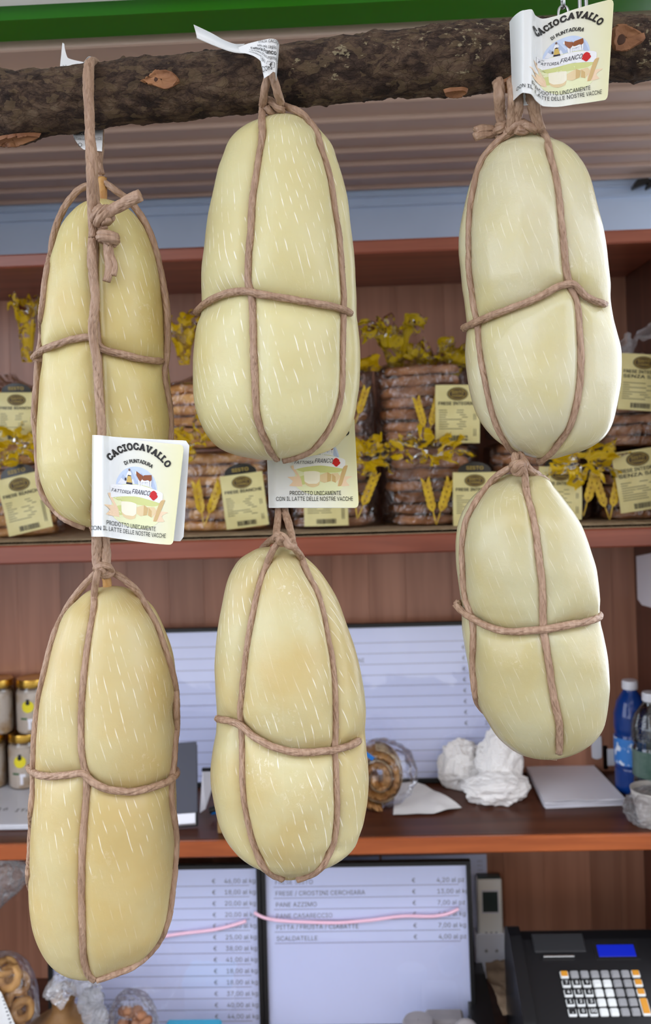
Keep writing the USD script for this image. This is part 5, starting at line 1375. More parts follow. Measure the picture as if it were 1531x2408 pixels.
jar(px(-5, 1650, YJ)[0] - 0.001, YJ + 0.004, zj + 0.1136, 'gold-lidded jar with red stripe, upper one at the outer end', 3, 'ink_red', r=jr)
jar(px(75, 1650, YJ)[0], YJ + 0.004, zj + 0.1136, 'gold-lidded jar with green stripe, upper one beside the deep-yellow cheese', 4, 'ink_green', r=jr)

# grey notebook leaning on the frame
nb = thing('notebook', 'thick notebook with grey cover leaning on the menu frame', 'notebook', floor_pt(440, 1953))
q0, q1 = floor_pt(330, 1960), floor_pt(463, 1950)
ex = (q1 - q0); wdt = np.linalg.norm(ex); ex /= wdt
dirn = np.array([0.0, 0.52, 0.854]); dirn -= ex * (dirn @ ex); dirn /= np.linalg.norm(dirn)
nrm_ = np.cross(ex, dirn); nrm_ = nrm_ if nrm_[1] < 0 else -nrm_
hgt = 0.150


def oriented(m, o, a, b, c):
    v, f = vf(m)
    w = np.asarray(o) + v[:, :1] * a + v[:, 1:2] * b + v[:, 2:3] * c
    if np.dot(np.cross(a, b), c) < 0:
        f = f[:, ::-1]
    return w, f


o_ = q0 + np.array([0, 0.012, 0.0008])
part(nb, 'pages', oriented(bx(0.002, wdt - 0.004, 0.002, hgt - 0.004, 0.0022, 0.0230, 0.001), o_ + np.array([0, -0.0, 0.0]), ex, dirn, nrm_), 'paper_white', smooth=30)
part(nb, 'cover', oriented(bx(0, wdt, 0.020, hgt, 0.0232, 0.0258, 0.001), o_, ex, dirn, nrm_), 'book_grey', smooth=30, label='dark grey front cover')
part(nb, 'back_cover', oriented(bx(0, wdt, 0.0, hgt, 0.0, 0.0020, 0.0008), o_, ex, dirn, nrm_), 'black_plastic', smooth=30)
# small stand-up card with a black top beside it
sc = thing('card_holder', 'small white display card with black top edge behind the notebook', 'card', floor_pt(487, 1905))
a_ = px(476, 1812, 1.80); b_ = px(512, 1812, 1.80); lo_ = floor_pt(470, 1912)
bb = np.array([a_, b_, lo_ + (b_ - a_) * 0.25 + [0, 0.02, 0.0], lo_])
bb2 = bb + [0, 0.004, 0.001]
part(sc, 'card', (np.vstack([bb, bb2]), np.array([(0, 2, 1), (0, 3, 2), (4, 5, 6), (4, 6, 7), (0, 1, 5), (0, 5, 4), (1, 2, 6), (1, 6, 5), (2, 3, 7), (2, 7, 6), (3, 0, 4), (3, 4, 7)])), 'paper_white')
part(sc, 'clip', bx(a_[0] - 0.001, b_[0], 1.7965, 1.806, a_[2] - 0.001, a_[2] + 0.0045, 0.001), 'black_plastic', smooth=30)
# pen and box peeping out behind the lobed cheese
pe = thing('pen', 'bright blue pen end peeping out from behind the lobed cheese', 'pen', floor_pt(505, 1925))
pc = floor_pt(497, 1925) + np.array([0, 0, 0.012])
part(pe, 'barrel', sweep(resample([pc, pc + [0.03, 0.01, 0.002], pc + [0.10, 0.03, 0.006]], 0.004), 0.0052, n=16), 'blue_plastic', smooth=30)
part(pe, 'tip', sweep(resample([pc + [-0.004, -0.001, 0.003], pc + [0.004, 0.0015, 0.0045], pc + [0.011, 0.004, 0.005]], 0.002), 0.0062, n=16), 'black_plastic', smooth=30)
bxp = floor_pt(512, 1960)
single('carton', bx(bxp[0], bxp[0] + 0.075, bxp[1], bxp[1] + 0.05, ZK, ZK + 0.022, 0.0012), 'box_brown', 'small brown cardboard box lying behind the lobed cheese', 'box', smooth=30)

# swirl pastry in clear film
rp = floor_pt(905, 1922)
rc = np.array([rp[0] - 0.003, rp[1] + 0.055, ZK + 0.062])
pa = thing('pastry_roll', 'swirl pastry in clear film beside the lobed cheese', 'pastry', (rc[0], rc[1], ZK))
t_ = np.linspace(0.6, 4.9 * np.pi, 150)
rr_ = 0.006 + 0.0033 * t_
sp = np.stack([rc[0] - 0.006 + rr_ * 0.86 * np.cos(t_ + 2.0), 0 * t_ + rc[1], rc[2] + rr_ * np.sin(t_ + 2.0)], 1)
v_, f_ = sweep(resample(sp, 0.003), 0.0086, n=18, jitter=0.16, seed=3)
v_[:, 1] = rc[1] + (v_[:, 1] - rc[1]) * 4.4 - 0.008 * np.exp(-np.linalg.norm(v_[:, [0, 2]] - rc[[0, 2]], axis=1) / 0.02)
part(pa, 'crust', (v_, f_), 'pastry', smooth=True)
sp2 = np.stack([rc[0] - 0.006 + (rr_ + 0.0095) * 0.86 * np.cos(t_ + 2.0), 0 * t_ + rc[1], rc[2] + (rr_ + 0.0095) * np.sin(t_ + 2.0)], 1)[:118]
v_, f_ = sweep(resample(sp2, 0.003), 0.0042, n=10); v_[:, 1] = rc[1] + (v_[:, 1] - rc[1]) * 6.6
part(pa, 'filling', (v_, f_), 'pastry_filling', smooth=True)
s_ = trimesh.creation.icosphere(4, 1.0); vv = np.array(s_.vertices)
vv *= (1 + 0.16 * (np.abs(fbm(vv * 3.1 + 4, 3, 2) - 0.5) * 2 - 0.4))[:, None]
part(pa, 'film', (vv * [0.066, 0.054, 0.066] + rc + [0.006, 0.002, 0.003], np.array(s_.faces)), 'soft_film', smooth=True)
bl = px(868, 1778, rc[1] - 0.05)
part(pa, 'sticker', oriented(bx(-0.010, 0.010, -0.004, 0.004, -0.0004, 0.0004), bl, np.array([0.8, 0, -0.6]), np.array([0.6, 0, 0.8]), np.array([0, -1.0, 0])), 'blue_plastic', label='blue sticker')

# loose triangular sheet of wrapping paper
tri = np.array([floor_pt(930, 1832), floor_pt(925, 1918), floor_pt(1020, 1917), floor_pt(1086, 1902), floor_pt(1000, 1852)])
tp, tfc = trimesh.creation.triangulate_polygon(Polygon(tri[:, :2]).buffer(0), engine='earcut')
t3_, f3_ = trimesh.remesh.subdivide_to_size(np.c_[tp, 0 * tp[:, 0]], tfc, 0.012)
hz = ZK + 0.0015 + 0.010 * (fbm(t3_ * 22, 2, 4)) * np.clip((t3_[:, 0] - rp[0]) / 0.1, 0, 1)
top_ = np.c_[t3_[:, :2], hz]; k = len(top_)
single('paper_sheet', (np.vstack([top_, top_ - [0, 0, 0.0006]]), np.vstack([f3_, f3_[:, ::-1] + k])), 'napkin_paper', 'pointed corner of white wrapping paper beside the swirl pastry', 'paper', smooth=True)


# crumpled napkins
def crumple(c, r, seed, sc, amp=0.55):
    s = trimesh.creation.icosphere(5, 1.0); v = np.array(s.vertices)
    d = 0
    for o, (fq, am) in enumerate(((1.5, 0.5), (2.9, 0.32), (5.5, 0.17), (10.0, 0.08))):
        g = fbm(v * fq + seed * 3.7 + o * 11 + 0.9 * noise(v * fq * 0.8 + seed)[:, None], 1, seed + o)
        d = d + am * (1 - np.abs(g - 0.5) * 4)
    v = v * (1 + amp * d * 0.55)[:, None] * np.asarray(sc) * r
    v[:, 2] = np.maximum(v[:, 2], -r * sc[2] * 0.75)
    return v + np.asarray(c), np.array(s.faces)


def lift(m, z):
    v, f = vf(m); v = v.copy(); v[:, 2] += z - v[:, 2].min(); return v, f


n1p, n2p = floor_pt(1092, 1862), floor_pt(1178, 1890)
single('napkin', lift(crumple((n1p[0], n1p[1] + 0.03, ZK + 0.045), 0.043, 3, (0.95, 0.7, 1.15)), ZK + 0.0005), 'napkin_paper', 'crumpled white napkin nearer the menu frame', 'napkin', smooth=True, group='crumpled napkins')
v1, f1 = crumple((n2p[0] + 0.008, n2p[1] + 0.048, ZK + 0.07), 0.046, 8, (0.85, 0.7, 1.25)); v2_, f2_ = crumple((n2p[0] - 0.006, n2p[1] + 0.02, ZK + 0.03), 0.052, 5, (1.05, 0.75, 0.62))
single('napkin', lift(cat((v1, f1), (v2_, f2_)), ZK + 0.0005), 'napkin_paper', 'larger crumpled white napkin beside the notepad', 'napkin', smooth=True, group='crumpled napkins')

# notepad with a ring binding along its back edge
pads = thing('notepad', 'white notepad with black ring binding below the short pale cheese', 'notepad', floor_pt(1370, 1900))
fl, fr2, br, bl2 = floor_pt(1282, 1901), floor_pt(1472, 1893), floor_pt(1364, 1775), floor_pt(1222, 1782)
for k in range(8):
    dz = 0.0012 + 0.0014 * k
    sh_ = rng.uniform(-0.0022, 0.0022, 2); bend = 0.004 * (k == 7)
    n = 10
    u, v = np.meshgrid(np.linspace(0, 1, n), np.linspace(0, 1, n), indexing='ij')
    P = (fl * (1 - u)[..., None] + fr2 * u[..., None]) * (1 - v)[..., None] + (bl2 * (1 - u)[..., None] + br * u[..., None]) * v[..., None]
    P = P + np.array([*sh_, dz]); P[..., 2] += 0.004 * np.sin(2.6 * u + k) ** 2 * (1 - v) * k / 7 + bend * np.clip(u - 0.7, 0, 1) * (1 - v)
    A_ = P.reshape(-1, 3); g = grid(n, n); kk = len(A_)
    e = [np.arange(n), np.arange(n) + (n - 1) * n, np.arange(n) * n, np.arange(n) * n + n - 1]
    sd = np.array([(i, j, j + kk, i + kk) for q in e for i, j in zip(q[:-1], q[1:])])
    part(pads, 'page', (np.vstack([A_, A_ - [0, 0, 0.0009]]), np.vstack([g, g[:, ::-1] + kk, sd])), 'paper_white')
for w in np.linspace(0.06, 0.94, 10):
    c = bl2 * (1 - w) + br * w + np.array([0, 0, 0.009])
    a = np.linspace(0, 2 * np.pi, 20)
    part(pads, 'ring', sweep(np.stack([c[0] + 0 * a, c[1] + 0.006 * np.cos(a), c[2] + 0.008 * np.sin(a)], 1), 0.0014, n=8), 'black_plastic', smooth=True)

# dark bottle with white cap
db = floor_pt(1425, 1812)
dbt = thing('bottle', 'small dark bottle with white cap and label between the notepad and the blue bottle', 'bottle', (db[0], db[1] + 0.024, ZK))
part(dbt, 'body', lathe([(0.001, 0), (0.0225, 0), (0.024, 0.003), (0.024, 0.052), (0.022, 0.058), (0.016, 0.062), (0.0155, 0.068)], 32, (db[0], db[1] + 0.024, ZK)), 'dark_bottle', smooth=40)
part(dbt, 'cap', lathe([(0.0165, 0.064), (0.017, 0.065), (0.017, 0.084), (0.0155, 0.087), (0.001, 0.087)], 32, (db[0], db[1] + 0.024, ZK)), 'cap_white', smooth=40, label='white cap')
part(dbt, 'label', bx(db[0] + 0.004, db[0] + 0.022, db[1] - 0.0008, db[1] + 0.002, ZK + 0.010, ZK + 0.046, 0.0008), 'cap_white', smooth=30, label='white label')
part(dbt, 'flap', oriented(extr(smooth_blob([(-0.010, 0.0), (0.0, -0.004), (0.010, 0.0), (0.0105, 0.028), (0.010, 0.044), (-0.010, 0.044), (-0.0105, 0.02)]), 0.003), np.array([db[0] - 0.019, db[1] - 0.001, ZK + 0.030]), np.array([1.0, 0, 0]), np.array([0, 0, 1.0]), np.array([0, -1.0, 0])), 'cap_white', label='white flap hanging from the cap')


# drinking water bottles
def pet(cx, cy, z, label, r, h, body, lab, cap_r=0.0155, dots=False):
    t = thing('bottle', label, 'bottle', (cx, cy, z), 'plastic water bottles')
    prof = [(0.001, 0.0), (r * 0.8, 0.0), (r, 0.008), (r, h * 0.22), (r * 0.97, h * 0.24), (r, h * 0.27), (r, h * 0.50), (r * 0.94, h * 0.53), (r * 0.99, h * 0.58), (r * 0.98, h * 0.70), (r * 0.78, h * 0.82), (r * 0.42, h * 0.905), (r * 0.36, h * 0.93), (r * 0.36, h * 0.96)]
    pr = np.array(prof); q = np.linspace(0, len(pr) - 1, 60); pr = np.stack([np.interp(q, np.arange(len(pr)), pr[:, i]) for i in (0, 1)], 1)
    v, f = lathe(pr, 48, (cx, cy, z))
    part(t, 'body', (v, f), body, smooth=40)
    part(t, 'cap', lathe([(cap_r * 0.95, h * 0.925), (cap_r, h * 0.93), (cap_r, h * 0.985), (cap_r * 0.93, h), (0.001, h)], 36, (cx, cy, z)), 'cap_white', smooth=40, label='white screw cap')
    part(t, 'label', lathe([(r * 1.012, h * 0.27), (r * 1.016, h * 0.275), (r * 1.016, h * 0.50), (r * 1.012, h * 0.505)], 48, (cx, cy, z)), lab, smooth=40, label='printed wrap label')
    if dots:
        ds = []
        for i in range(8):
            for k in range(28):
                zz = h * (0.60 + 0.028 * i); rr = np.interp(zz, pr[:, 1], pr[:, 0]); a = 2 * np.pi * (k + 0.5 * (i % 2)) / 28
                s = trimesh.creation.icosphere(1, 0.0022); ds.append((np.array(s.vertices) + [cx + rr * math.cos(a), cy + rr * math.sin(a), z + zz], np.array(s.faces)))
        part(t, 'embossing', cat(*ds), body, smooth=True, kind='stuff')
    return t


b1 = floor_pt(1483, 1800)
pet(px(1484, 1700, 1.80)[0], 1.80, ZK, 'blue plastic water bottle with white cap in the counter corner', 0.034, 0.222, 'bottle_blue', 'label_blue')
pet(px(1531, 1700, 1.735)[0], 1.735, ZK, 'clear ribbed plastic water bottle with green label, in front of the blue one', 0.036, 0.215, 'bottle_clear', 'label_green', dots=True)
cu = px(1535, 1850, 1.665)
cup = thing('cup', 'white cup in crumpled clear film at the counter end', 'cup', (cu[0], 1.665, ZK))
part(cup, 'bowl', lathe([(0.001, 0.0), (0.026, 0.0), (0.029, 0.004), (0.040, 0.055), (0.0405, 0.057), (0.039, 0.057), (0.030, 0.010), (0.001, 0.008)], 40, (cu[0], 1.665, ZK)), 'cup_white', smooth=40)
part(cup, 'film', lift(crumple((cu[0], 1.655, ZK + 0.03), 0.046, 14, (1.0, 0.9, 0.7)), ZK + 0.0004), 'crumpled_film', smooth=True)

# ------------------------------------------------------------------ papers and the remote control on the back wall
def wall_sheet(label, pts, Y, rows=0, seed=0, name='paper_sheet'):
    P = np.array([px(x, y, Y) for x, y in pts])
    t = thing(name, label, 'paper', P.mean(0))
    n = len(P); b = P + [0, 0.0008, 0]
    tri_ = [(0, i, i + 1) for i in range(1, n - 1)]
    f = tri_ + [(a + n, c + n, b_ + n) for a, b_, c in tri_] + [(i, (i + 1) % n, n + (i + 1) % n) for i in range(n)] + [(i, n + (i + 1) % n, n + i) for i in range(n)]
    part(t, 'sheet', (np.vstack([P, b]), np.array(f)), 'paper_sheet')
    if rows:
        r = np.random.default_rng(seed); ink = []
        x0, x1 = P[:, 0].min(), P[:, 0].max(); z1, z0 = P[:, 2].max(), P[:, 2].min()
        for i in range(rows):
            z = z1 - (z1 - z0) * (0.05 + 0.9 * (i + 0.5) / rows)
            for fx in (0.06, 0.42, 0.62, 0.78, 0.90):
                txt = ''.join(r.choice(list('0123456789')) for _ in range(3 if fx > 0.4 else 7))
                ink.append(plane_text(txt, 0.0045, (x0 + (x1 - x0) * fx, Y - 0.0006, z), (1, 0, 0), (0, 0, 1)))
        part(t, 'lettering', cat(*ink), 'ink_faint')
    return t


wall_sheet('white list with rows of figures pinned to the wall beside the remote control', [(897, 2013), (1144, 2009), (1154, 2262), (906, 2266)], YB - 0.0012, 22, 4)
wall_sheet('narrow white sheet pinned to the wall behind the framed bread prices', [(780, 2016), (892, 2013), (902, 2200), (790, 2204)], YB - 0.0024, 0)
sx0 = XR - 0.0015
ps = [(sx0, 1.90, 1352), (sx0, 1.80, 1346), (sx0, 1.80, 1474), (sx0, 1.872, 1466), (sx0, 1.90, 1452)]
Pq = []
for x, Y, y in ps:
    zq = px(765, y - 24, Y)[2]; Pq.append((x, Y, zq))
Pq = np.array(Pq); n = len(Pq)
f = [(0, i, i + 1) for i in range(1, n - 1)]; f = f + [(a + n, c + n, b + n) for a, b, c in f] + [(i, (i + 1) % n, n + (i + 1) % n) for i in range(n)] + [(i, n + (i + 1) % n, n + i) for i in range(n)]
single('paper_sheet', (np.vstack([Pq, Pq - [0.0008, 0, 0]]), np.array(f)), 'paper_white', 'white note stuck to the dark side panel above the water bottles', 'paper')

yr = YB - 0.004
a, b = px(1121, 2068, yr - 0.022), px(1184, 2200, yr - 0.022)
rm = thing('remote_control', 'white remote control with dark display, standing in a wall holder', 'remote control', ((a[0] + b[0]) / 2, yr, b[2]))
rx0, rx1, rz1, rz0 = a[0], b[0], a[2], b[2] - 0.03
part(rm, 'body', bx(rx0, rx1, yr - 0.022, yr - 0.002, rz0, rz1, 0.003), 'remote_white', smooth=30)
wq = rx1 - rx0; hq = rz1 - b[2]
part(rm, 'display', bx(rx0 + 0.21 * wq, rx0 + 0.82 * wq, yr - 0.0232, yr - 0.0215, rz1 - 0.58 * hq, rz1 - 0.22 * hq, 0.0006), 'lcd_dark', smooth=30)
part(rm, 'bezel', bx(rx0 + 0.17 * wq, rx0 + 0.86 * wq, yr - 0.0226, yr - 0.0215, rz1 - 0.61 * hq, rz1 - 0.19 * hq, 0.0005), 'holder_white', smooth=30)
part(rm, 'top_edge', bx(rx0 + 0.002, rx1 - 0.002, yr - 0.021, yr - 0.003, rz1 - 0.0005, rz1 + 0.004, 0.001), 'lcd_dark', smooth=30)
for k in range(3):
    part(rm, 'button', bx(rx0 + (0.28 + 0.2 * k) * wq, rx0 + (0.36 + 0.2 * k) * wq, yr - 0.0232, yr - 0.0215, rz1 - 0.965 * hq, rz1 - 0.93 * hq, 0.0005), 'key_grey', smooth=30)
a, b = px(1121, 2196, yr - 0.026), px(1189, 2302, yr - 0.026)
rh = thing('remote_holder', 'white plastic wall holder with two screws, holding the remote control', 'holder', ((a[0] + b[0]) / 2, yr, b[2]))
hx0, hx1, hz1, hz0 = a[0], b[0], a[2], b[2]
part(rh, 'pocket', bx(hx0, hx1, yr - 0.026, yr - 0.0228, hz0 + 0.018, hz1, 0.0014), 'holder_white', smooth=30)
for s in (0, 1):
    xx = hx0 if s == 0 else hx1 - 0.003
    part(rh, 'side', bx(xx - (0.003 if s == 0 else -0.003), xx + (0.0 if s == 0 else 0.006), yr - 0.026, yr + 0.003, hz0 + 0.01, hz1, 0.0012), 'holder_white', smooth=30)
part(rh, 'floor', bx(hx0, hx1, yr - 0.026, yr + 0.003, hz0, hz0 + 0.018, 0.002), 'holder_white', smooth=30)
for k in (0.33, 0.72):
    s = trimesh.creation.icosphere(2, 0.0032); part(rh, 'screw', (np.array(s.vertices) * [1, 0.4, 1] + [hx0 + k * (hx1 - hx0), yr - 0.0262, hz1 - 0.045 * 0.8], np.array(s.faces)), 'key_grey', smooth=True)
part(rh, 'slot', bx(hx0 + 0.35 * (hx1 - hx0), hx1 - 0.003, yr - 0.0268, yr - 0.0255, hz0 + 0.0205, hz0 + 0.0235, 0.0005), 'lcd_dark', smooth=30)

# ------------------------------------------------------------------ cash register
g0 = px(1262, 2390, 1.51); g1 = px(1640, 2385, 1.51)
RX = np.array([g1[0] - g0[0], 0, 0]); RW = np.linalg.norm(RX); RX /= RW; RY = np.array([-RX[1], RX[0], 0])
RO = np.array([g0[0], g0[1], Z_LOW + 0.0006])
cr = thing('cash_register', 'black cash register with blue display and keypad in the lower corner', 'cash register', RO)


def reg(v):
    v = np.asarray(v, float); return RO + v[:, :1] * RX + v[:, 1:2] * RY + v[:, 2:3] * ZZ


def regm(m):
    v, f = vf(m); return reg(v), f


H0, H1, D1, D2 = E - 0.968 - Z_LOW, 0.226, 0.128, 0.185
prof = [(-0.05, 0.0), (-0.055, 0.10), (-0.045, H0 - 0.036), (0.0, H0), (D1, H1 - 0.004), (D1 + 0.022, H1), (D2 - 0.012, H1 - 0.012), (D2, H1 - 0.045), (D2, 0.0)]
pp = Polygon(prof).buffer(-0.010).buffer(0.010, 6)
m = trimesh.creation.extrude_polygon(pp, RW, engine='earcut'); v = np.array(m.vertices)[:, [2, 0, 1]]
part(cr, 'housing', regm((v, np.array(m.faces))), 'register_black', smooth=30)
side = Polygon([(-0.06, 0.0), (-0.066, 0.10), (-0.05, H0 - 0.03), (0.0, H0 + 0.006), (D1, H1 + 0.004), (D1 + 0.024, H1 + 0.008), (D2 - 0.006, H1 - 0.006), (D2 + 0.006, H1 - 0.05), (D2 + 0.006, 0.0)]).buffer(-0.014).buffer(0.014, 8)
m = trimesh.creation.extrude_polygon(side, 0.022, engine='earcut'); v = np.array(m.vertices)[:, [2, 0, 1]] - [0.022, 0, 0]
part(cr, 'side_cheek', regm((v, np.array(m.faces))), 'register_black', smooth=30, label='rounded black side cheek')
PS = np.array([0, D1, H1 - 0.004 - H0]); PL = np.linalg.norm(PS); PU = PS / PL; PN = np.array([0, -PU[2], PU[1]])


def panel_pt(x, y):
    """picture point to (across, up the slope) on the register's sloping panel."""
    d = ray(x, y); n = PN[0] * RX + PN[1] * RY + PN[2] * ZZ; o = reg([[0, 0, H0]])[0]
    p = CAM + d * (((o - CAM) @ n) / (d @ n)) - o
    u = PU[1] * RY + PU[2] * ZZ
    return p @ RX, p @ u


def on_panel(x0, x1, u0, u1, h0, h1, r):
    v, f = vf(bx(x0, x1, u0, u1, h0, h1, r))
    w = np.array([0, 0, H0]) + v[:, :1] * np.array([1, 0, 0]) + v[:, 1:2] * PU + v[:, 2:3] * PN
    return reg(w), f


ux0, uu0 = panel_pt(1409, 2251); ux1, uu1 = panel_pt(1489, 2221)
part(cr, 'display', on_panel(min(ux0, ux1), max(ux0, ux1), min(uu0, uu1), max(uu0, uu1), -0.001, 0.0012, 0.0008), 'lcd_blue', smooth=30, label='lit blue display')
part(cr, 'display_frame', on_panel(min(ux0, ux1) - 0.006, max(ux0, ux1) + 0.006, min(uu0, uu1) - 0.005, max(uu0, uu1) + 0.006, -0.001, 0.0006, 0.0004), 'register_black', smooth=30)
vx0, vu0 = panel_pt(1258, 2247); vx1, vu1 = panel_pt(1364, 2196)
part(cr, 'printer_cover', on_panel(vx0, vx1 + 0.004, vu0 + 0.004, max(vu1, vu0 + 0.03), -0.002, 0.004, 0.002), 'register_grey', smooth=30)
sx0_, su0_ = panel_pt(1277, 2252); sx1_, _ = panel_pt(1350, 2249)
part(cr, 'paper_cutter', on_panel(sx0_, sx1_, su0_ - 0.002, su0_ + 0.002, 0.0, 0.006, 0.001), 'steel', smooth=30, label='steel tear bar')
kx0, ku0 = panel_pt(1350, 2383); ka, ku1 = panel_pt(1323, 2294); kx1, _u = panel_pt(1494, 2290); kx0 = (kx0 + ka) / 2
cols, rws = 8, 5
KX = np.linspace(kx0, kx1, cols); KU = np.linspace(ku0, ku1, rws)
pw, ph = KX[1] - KX[0], KU[1] - KU[0]
digits = {(3, 0): '7', (3, 1): '8', (3, 2): '9', (2, 0): '4', (2, 1): '5', (2, 2): '6', (1, 0): '1', (1, 1): '2', (1, 2): '3', (0, 0): ',', (0, 1): '0', (0, 2): '00'}
for r_ in range(rws):
    for c_ in range(cols):
        if (c_ == cols - 1 and r_ == 0):
            continue
        x, u = KX[c_], KU[r_]
        tall = (c_ == cols - 1 and r_ == 1)
        look = 'key_grey'
        if (r_ == 4 and c_ in (0, 7)) or c_ == 7: look = 'key_orange'
        elif r_ < 4 and c_ < 3: look = 'key_black'
        elif r_ < 4 and c_ in (3, 4): look = 'key_white'
        kp = part(cr, 'key', on_panel(x - pw * 0.40, x + pw * 0.40, u - ph * (0.40 + (1.0 if tall else 0)), u + ph * 0.40, -0.001, 0.0045, 0.0016), 'key_white' if look != 'key_grey' else 'key_grey', smooth=30)
        part(kp, 'key_top', on_panel(x - pw * 0.33, x + pw * 0.33, u - ph * (0.22 + (1.0 if tall else 0)), u + ph * 0.36, 0.003, 0.0056, 0.001), look, smooth=30)
        tx = digits.get((r_, c_))
        if tx:
            vt, ft = text2(tx, ph * 0.34, True)
            w = np.array([0, 0, H0]) + (x - vt[:, :1].max() / 2 + vt[:, :1]) * np.array([1, 0, 0]) + (u - ph * 0.1 + vt[:, 1:2]) * PU + 0.0060 * PN
            part(kp, 'digit', (reg(w), ft), 'key_white')
# second black machine and the crumpled paper strip between
mb = px(1120, 2400, 1.66); mb1 = px(1176, 2400, 1.66)
bm = thing('scale_base', 'black boxy device between the bread price list and the cash register', 'device', ((mb[0] + mb1[0]) / 2, 1.70, Z_LOW))
pr_ = Polygon([(1.575, 0.0), (1.585, 0.030), (1.81, 0.060), (1.86, 0.056), (1.865, 0.0)]).buffer(-0.005).buffer(0.005, 6)
m = trimesh.creation.extrude_polygon(pr_, mb1[0] - mb[0], engine='earcut'); v = np.array(m.vertices)[:, [2, 0, 1]] + [mb[0] - 0.006, 0, Z_LOW + 0.0006]
part(bm, 'housing', (v, np.array(m.faces)), 'register_black', smooth=30)
e0, e1 = px(1108, 2310, 1.80), px(1150, 2408, 1.60)
part(bm, 'edge_strip', bx(mb[0] - 0.0075, mb[0] - 0.0045, 1.60, 1.83, Z_LOW + 0.018, Z_LOW + 0.024, 0.001), 'register_grey', smooth=30)
strip = Sheet([(0, 1140, 2262, 1.835), (.25, 1146, 2300, 1.79), (.5, 1160, 2330, 1.755), (.8, 1174, 2362, 1.715), (1, 1182, 2388, 1.69)], [(0, 1186, 2256, 1.835), (.25, 1200, 2296, 1.79), (.5, 1212, 2326, 1.755), (.8, 1226, 2354, 1.715), (1, 1238, 2376, 1.69)])
v, f = strip.mesh(40, 18, 0.0012); v = v + (np.stack([fbm(v * 46 + i * 5, 3, 30 + i) for i in range(3)], 1) - 0.5) * [0.006, 0.006, 0.014]
ks = part(bm, 'receipt_bag', (v, f), 'brown_paper', smooth=True, label='crumpled brown paper lying on top')

# ------------------------------------------------------------------ lower left: bags and snacks in front of the price list
ZW = Z_LOW + 0.0006
hg = thing('plastic_bag', 'empty crumpled plastic bag hanging under the counter shelf', 'bag', px(20, 2100, 1.66))
s = trimesh.creation.icosphere(5, 1.0); v = np.array(s.vertices)
cc = px(-20, 2050, 1.70); ax = px(66, 2100, 1.70) - px(-100, 2100, 1.70); zz_ = px(0, 2020, 1.7)[2]
zb_ = px(0, 2178, 1.7)[2]
d = np.abs(fbm(v * 3.2, 3, 3) - 0.5) * 2
w = v * (1 + 0.22 * (0.5 - d))[:, None]
hh_ = (zz_ - zb_)
tpr = np.clip((w[:, 2] + 1.0) / 1.5, 0.08, 1) ** 0.8
v = np.stack([cc[0] - 0.02 + w[:, 0] * 0.095 * tpr, 1.71 + w[:, 1] * 0.035 * tpr, (zz_ + zb_) / 2 + 0.004 + w[:, 2] * hh_ * 0.52], 1)
v[:, 2] = np.minimum(v[:, 2], E - 0.7185)
part(hg, 'film', (v, np.array(s.faces)), 'crumpled_film', smooth=True)


def ring_snack(c, R, r, ax_, seed):
    t = np.linspace(0, 2 * np.pi, 26, endpoint=False); p = np.linspace(0, 2 * np.pi, 12, endpoint=False)
    v = np.array([[((R + r * math.cos(b)) * math.cos(a), (R + r * math.cos(b)) * math.sin(a), r * math.sin(b)) for b in p] for a in t]).reshape(-1, 3)
    v += (np.stack([fbm(v * 70 + i * 3 + seed, 2, seed + i) for i in range(3)], 1) - 0.5) * 0.005
    n = 12; f = []
    for i in range(26):
        for j in range(n):
            a0, b0 = i * n + j, i * n + (j + 1) % n; a1, b1 = ((i + 1) % 26) * n + j, ((i + 1) % 26) * n + (j + 1) % n
            f.append((a0, a1, b1, b0))
    ax_ = np.asarray(ax_, float); ax_ /= np.linalg.norm(ax_)
    return v @ trimesh.geometry.align_vectors([0, 0, 1], ax_)[:3, :3].T + np.asarray(c), np.array(f)


tb = px(8, 2380, 1.60)
tbag = thing('snack_bag', 'clear bag of ring-shaped biscuits with a white label in the lower corner', 'bag of biscuits', (tb[0], 1.61, ZW))
s = trimesh.creation.icosphere(5, 1.0); v = np.array(s.vertices)
ztop = px(0, 2252, 1.61)[2]
hz_ = (ztop - ZW) / 2
v = np.sign(v) * np.abs(v) ** 0.8; v *= (1 + 0.07 * (0.5 - np.abs(fbm(v * 3, 3, 12) - 0.5) * 2))[:, None]
part(tbag, 'film', lift((v * [0.068, 0.052, hz_] + [tb[0] - 0.012, 1.61, ZW + hz_], np.array(s.faces)), ZW), 'soft_film', smooth=True)
r9 = np.random.default_rng(5)
spots = [(50, 2375, 0, 0.022, (0.55, -1, 0.1)), (22, 2300, 0, 0.022, (0.1, -1, 0.9)), (45, 2312, .012, 0.02, (0.8, -0.7, 0.8)), (8, 2335, 0, 0.022, (-0.3, -1, 0.6)), (36, 2345, .006, 0.020, (0.5, -1, 0.9)), (12, 2275, .01, 0.020, (0.2, -0.4, 1)), (2, 2312, .008, 0.02, (-0.4, -1, 0.5)), (30, 2402, .004, 0.022, (0.2, -1, 0.4)), (-10, 2360, 0, 0.022, (0, -1, 0.3))]
where = ['its dark hole facing out', 'lying flat near the top', 'tilted at the bag edge', 'above the white label', 'under the glossy fold', 'topmost of the heap', 'behind the label top', 'at the foot of the bag', 'behind the white label in the middle']
for i, (x, y, dy, R, ax_) in enumerate(spots):
    c = px(x, y, 1.585 + dy)
    single('ring_biscuit', ring_snack(c, R * 0.72, R * 0.34, ax_, 40 + i), 'taralli', 'ring biscuit in the corner bag, ' + where[i], 'biscuit', smooth=True, group='ring biscuits in the corner bag')
lq = Sheet([(0, -40, 2322, 1.552), (.5, -10, 2326, 1.549), (1, 4, 2336, 1.551)], [(0, -20, 2440, 1.552), (.5, 14, 2430, 1.549), (1, 36, 2412, 1.551)])
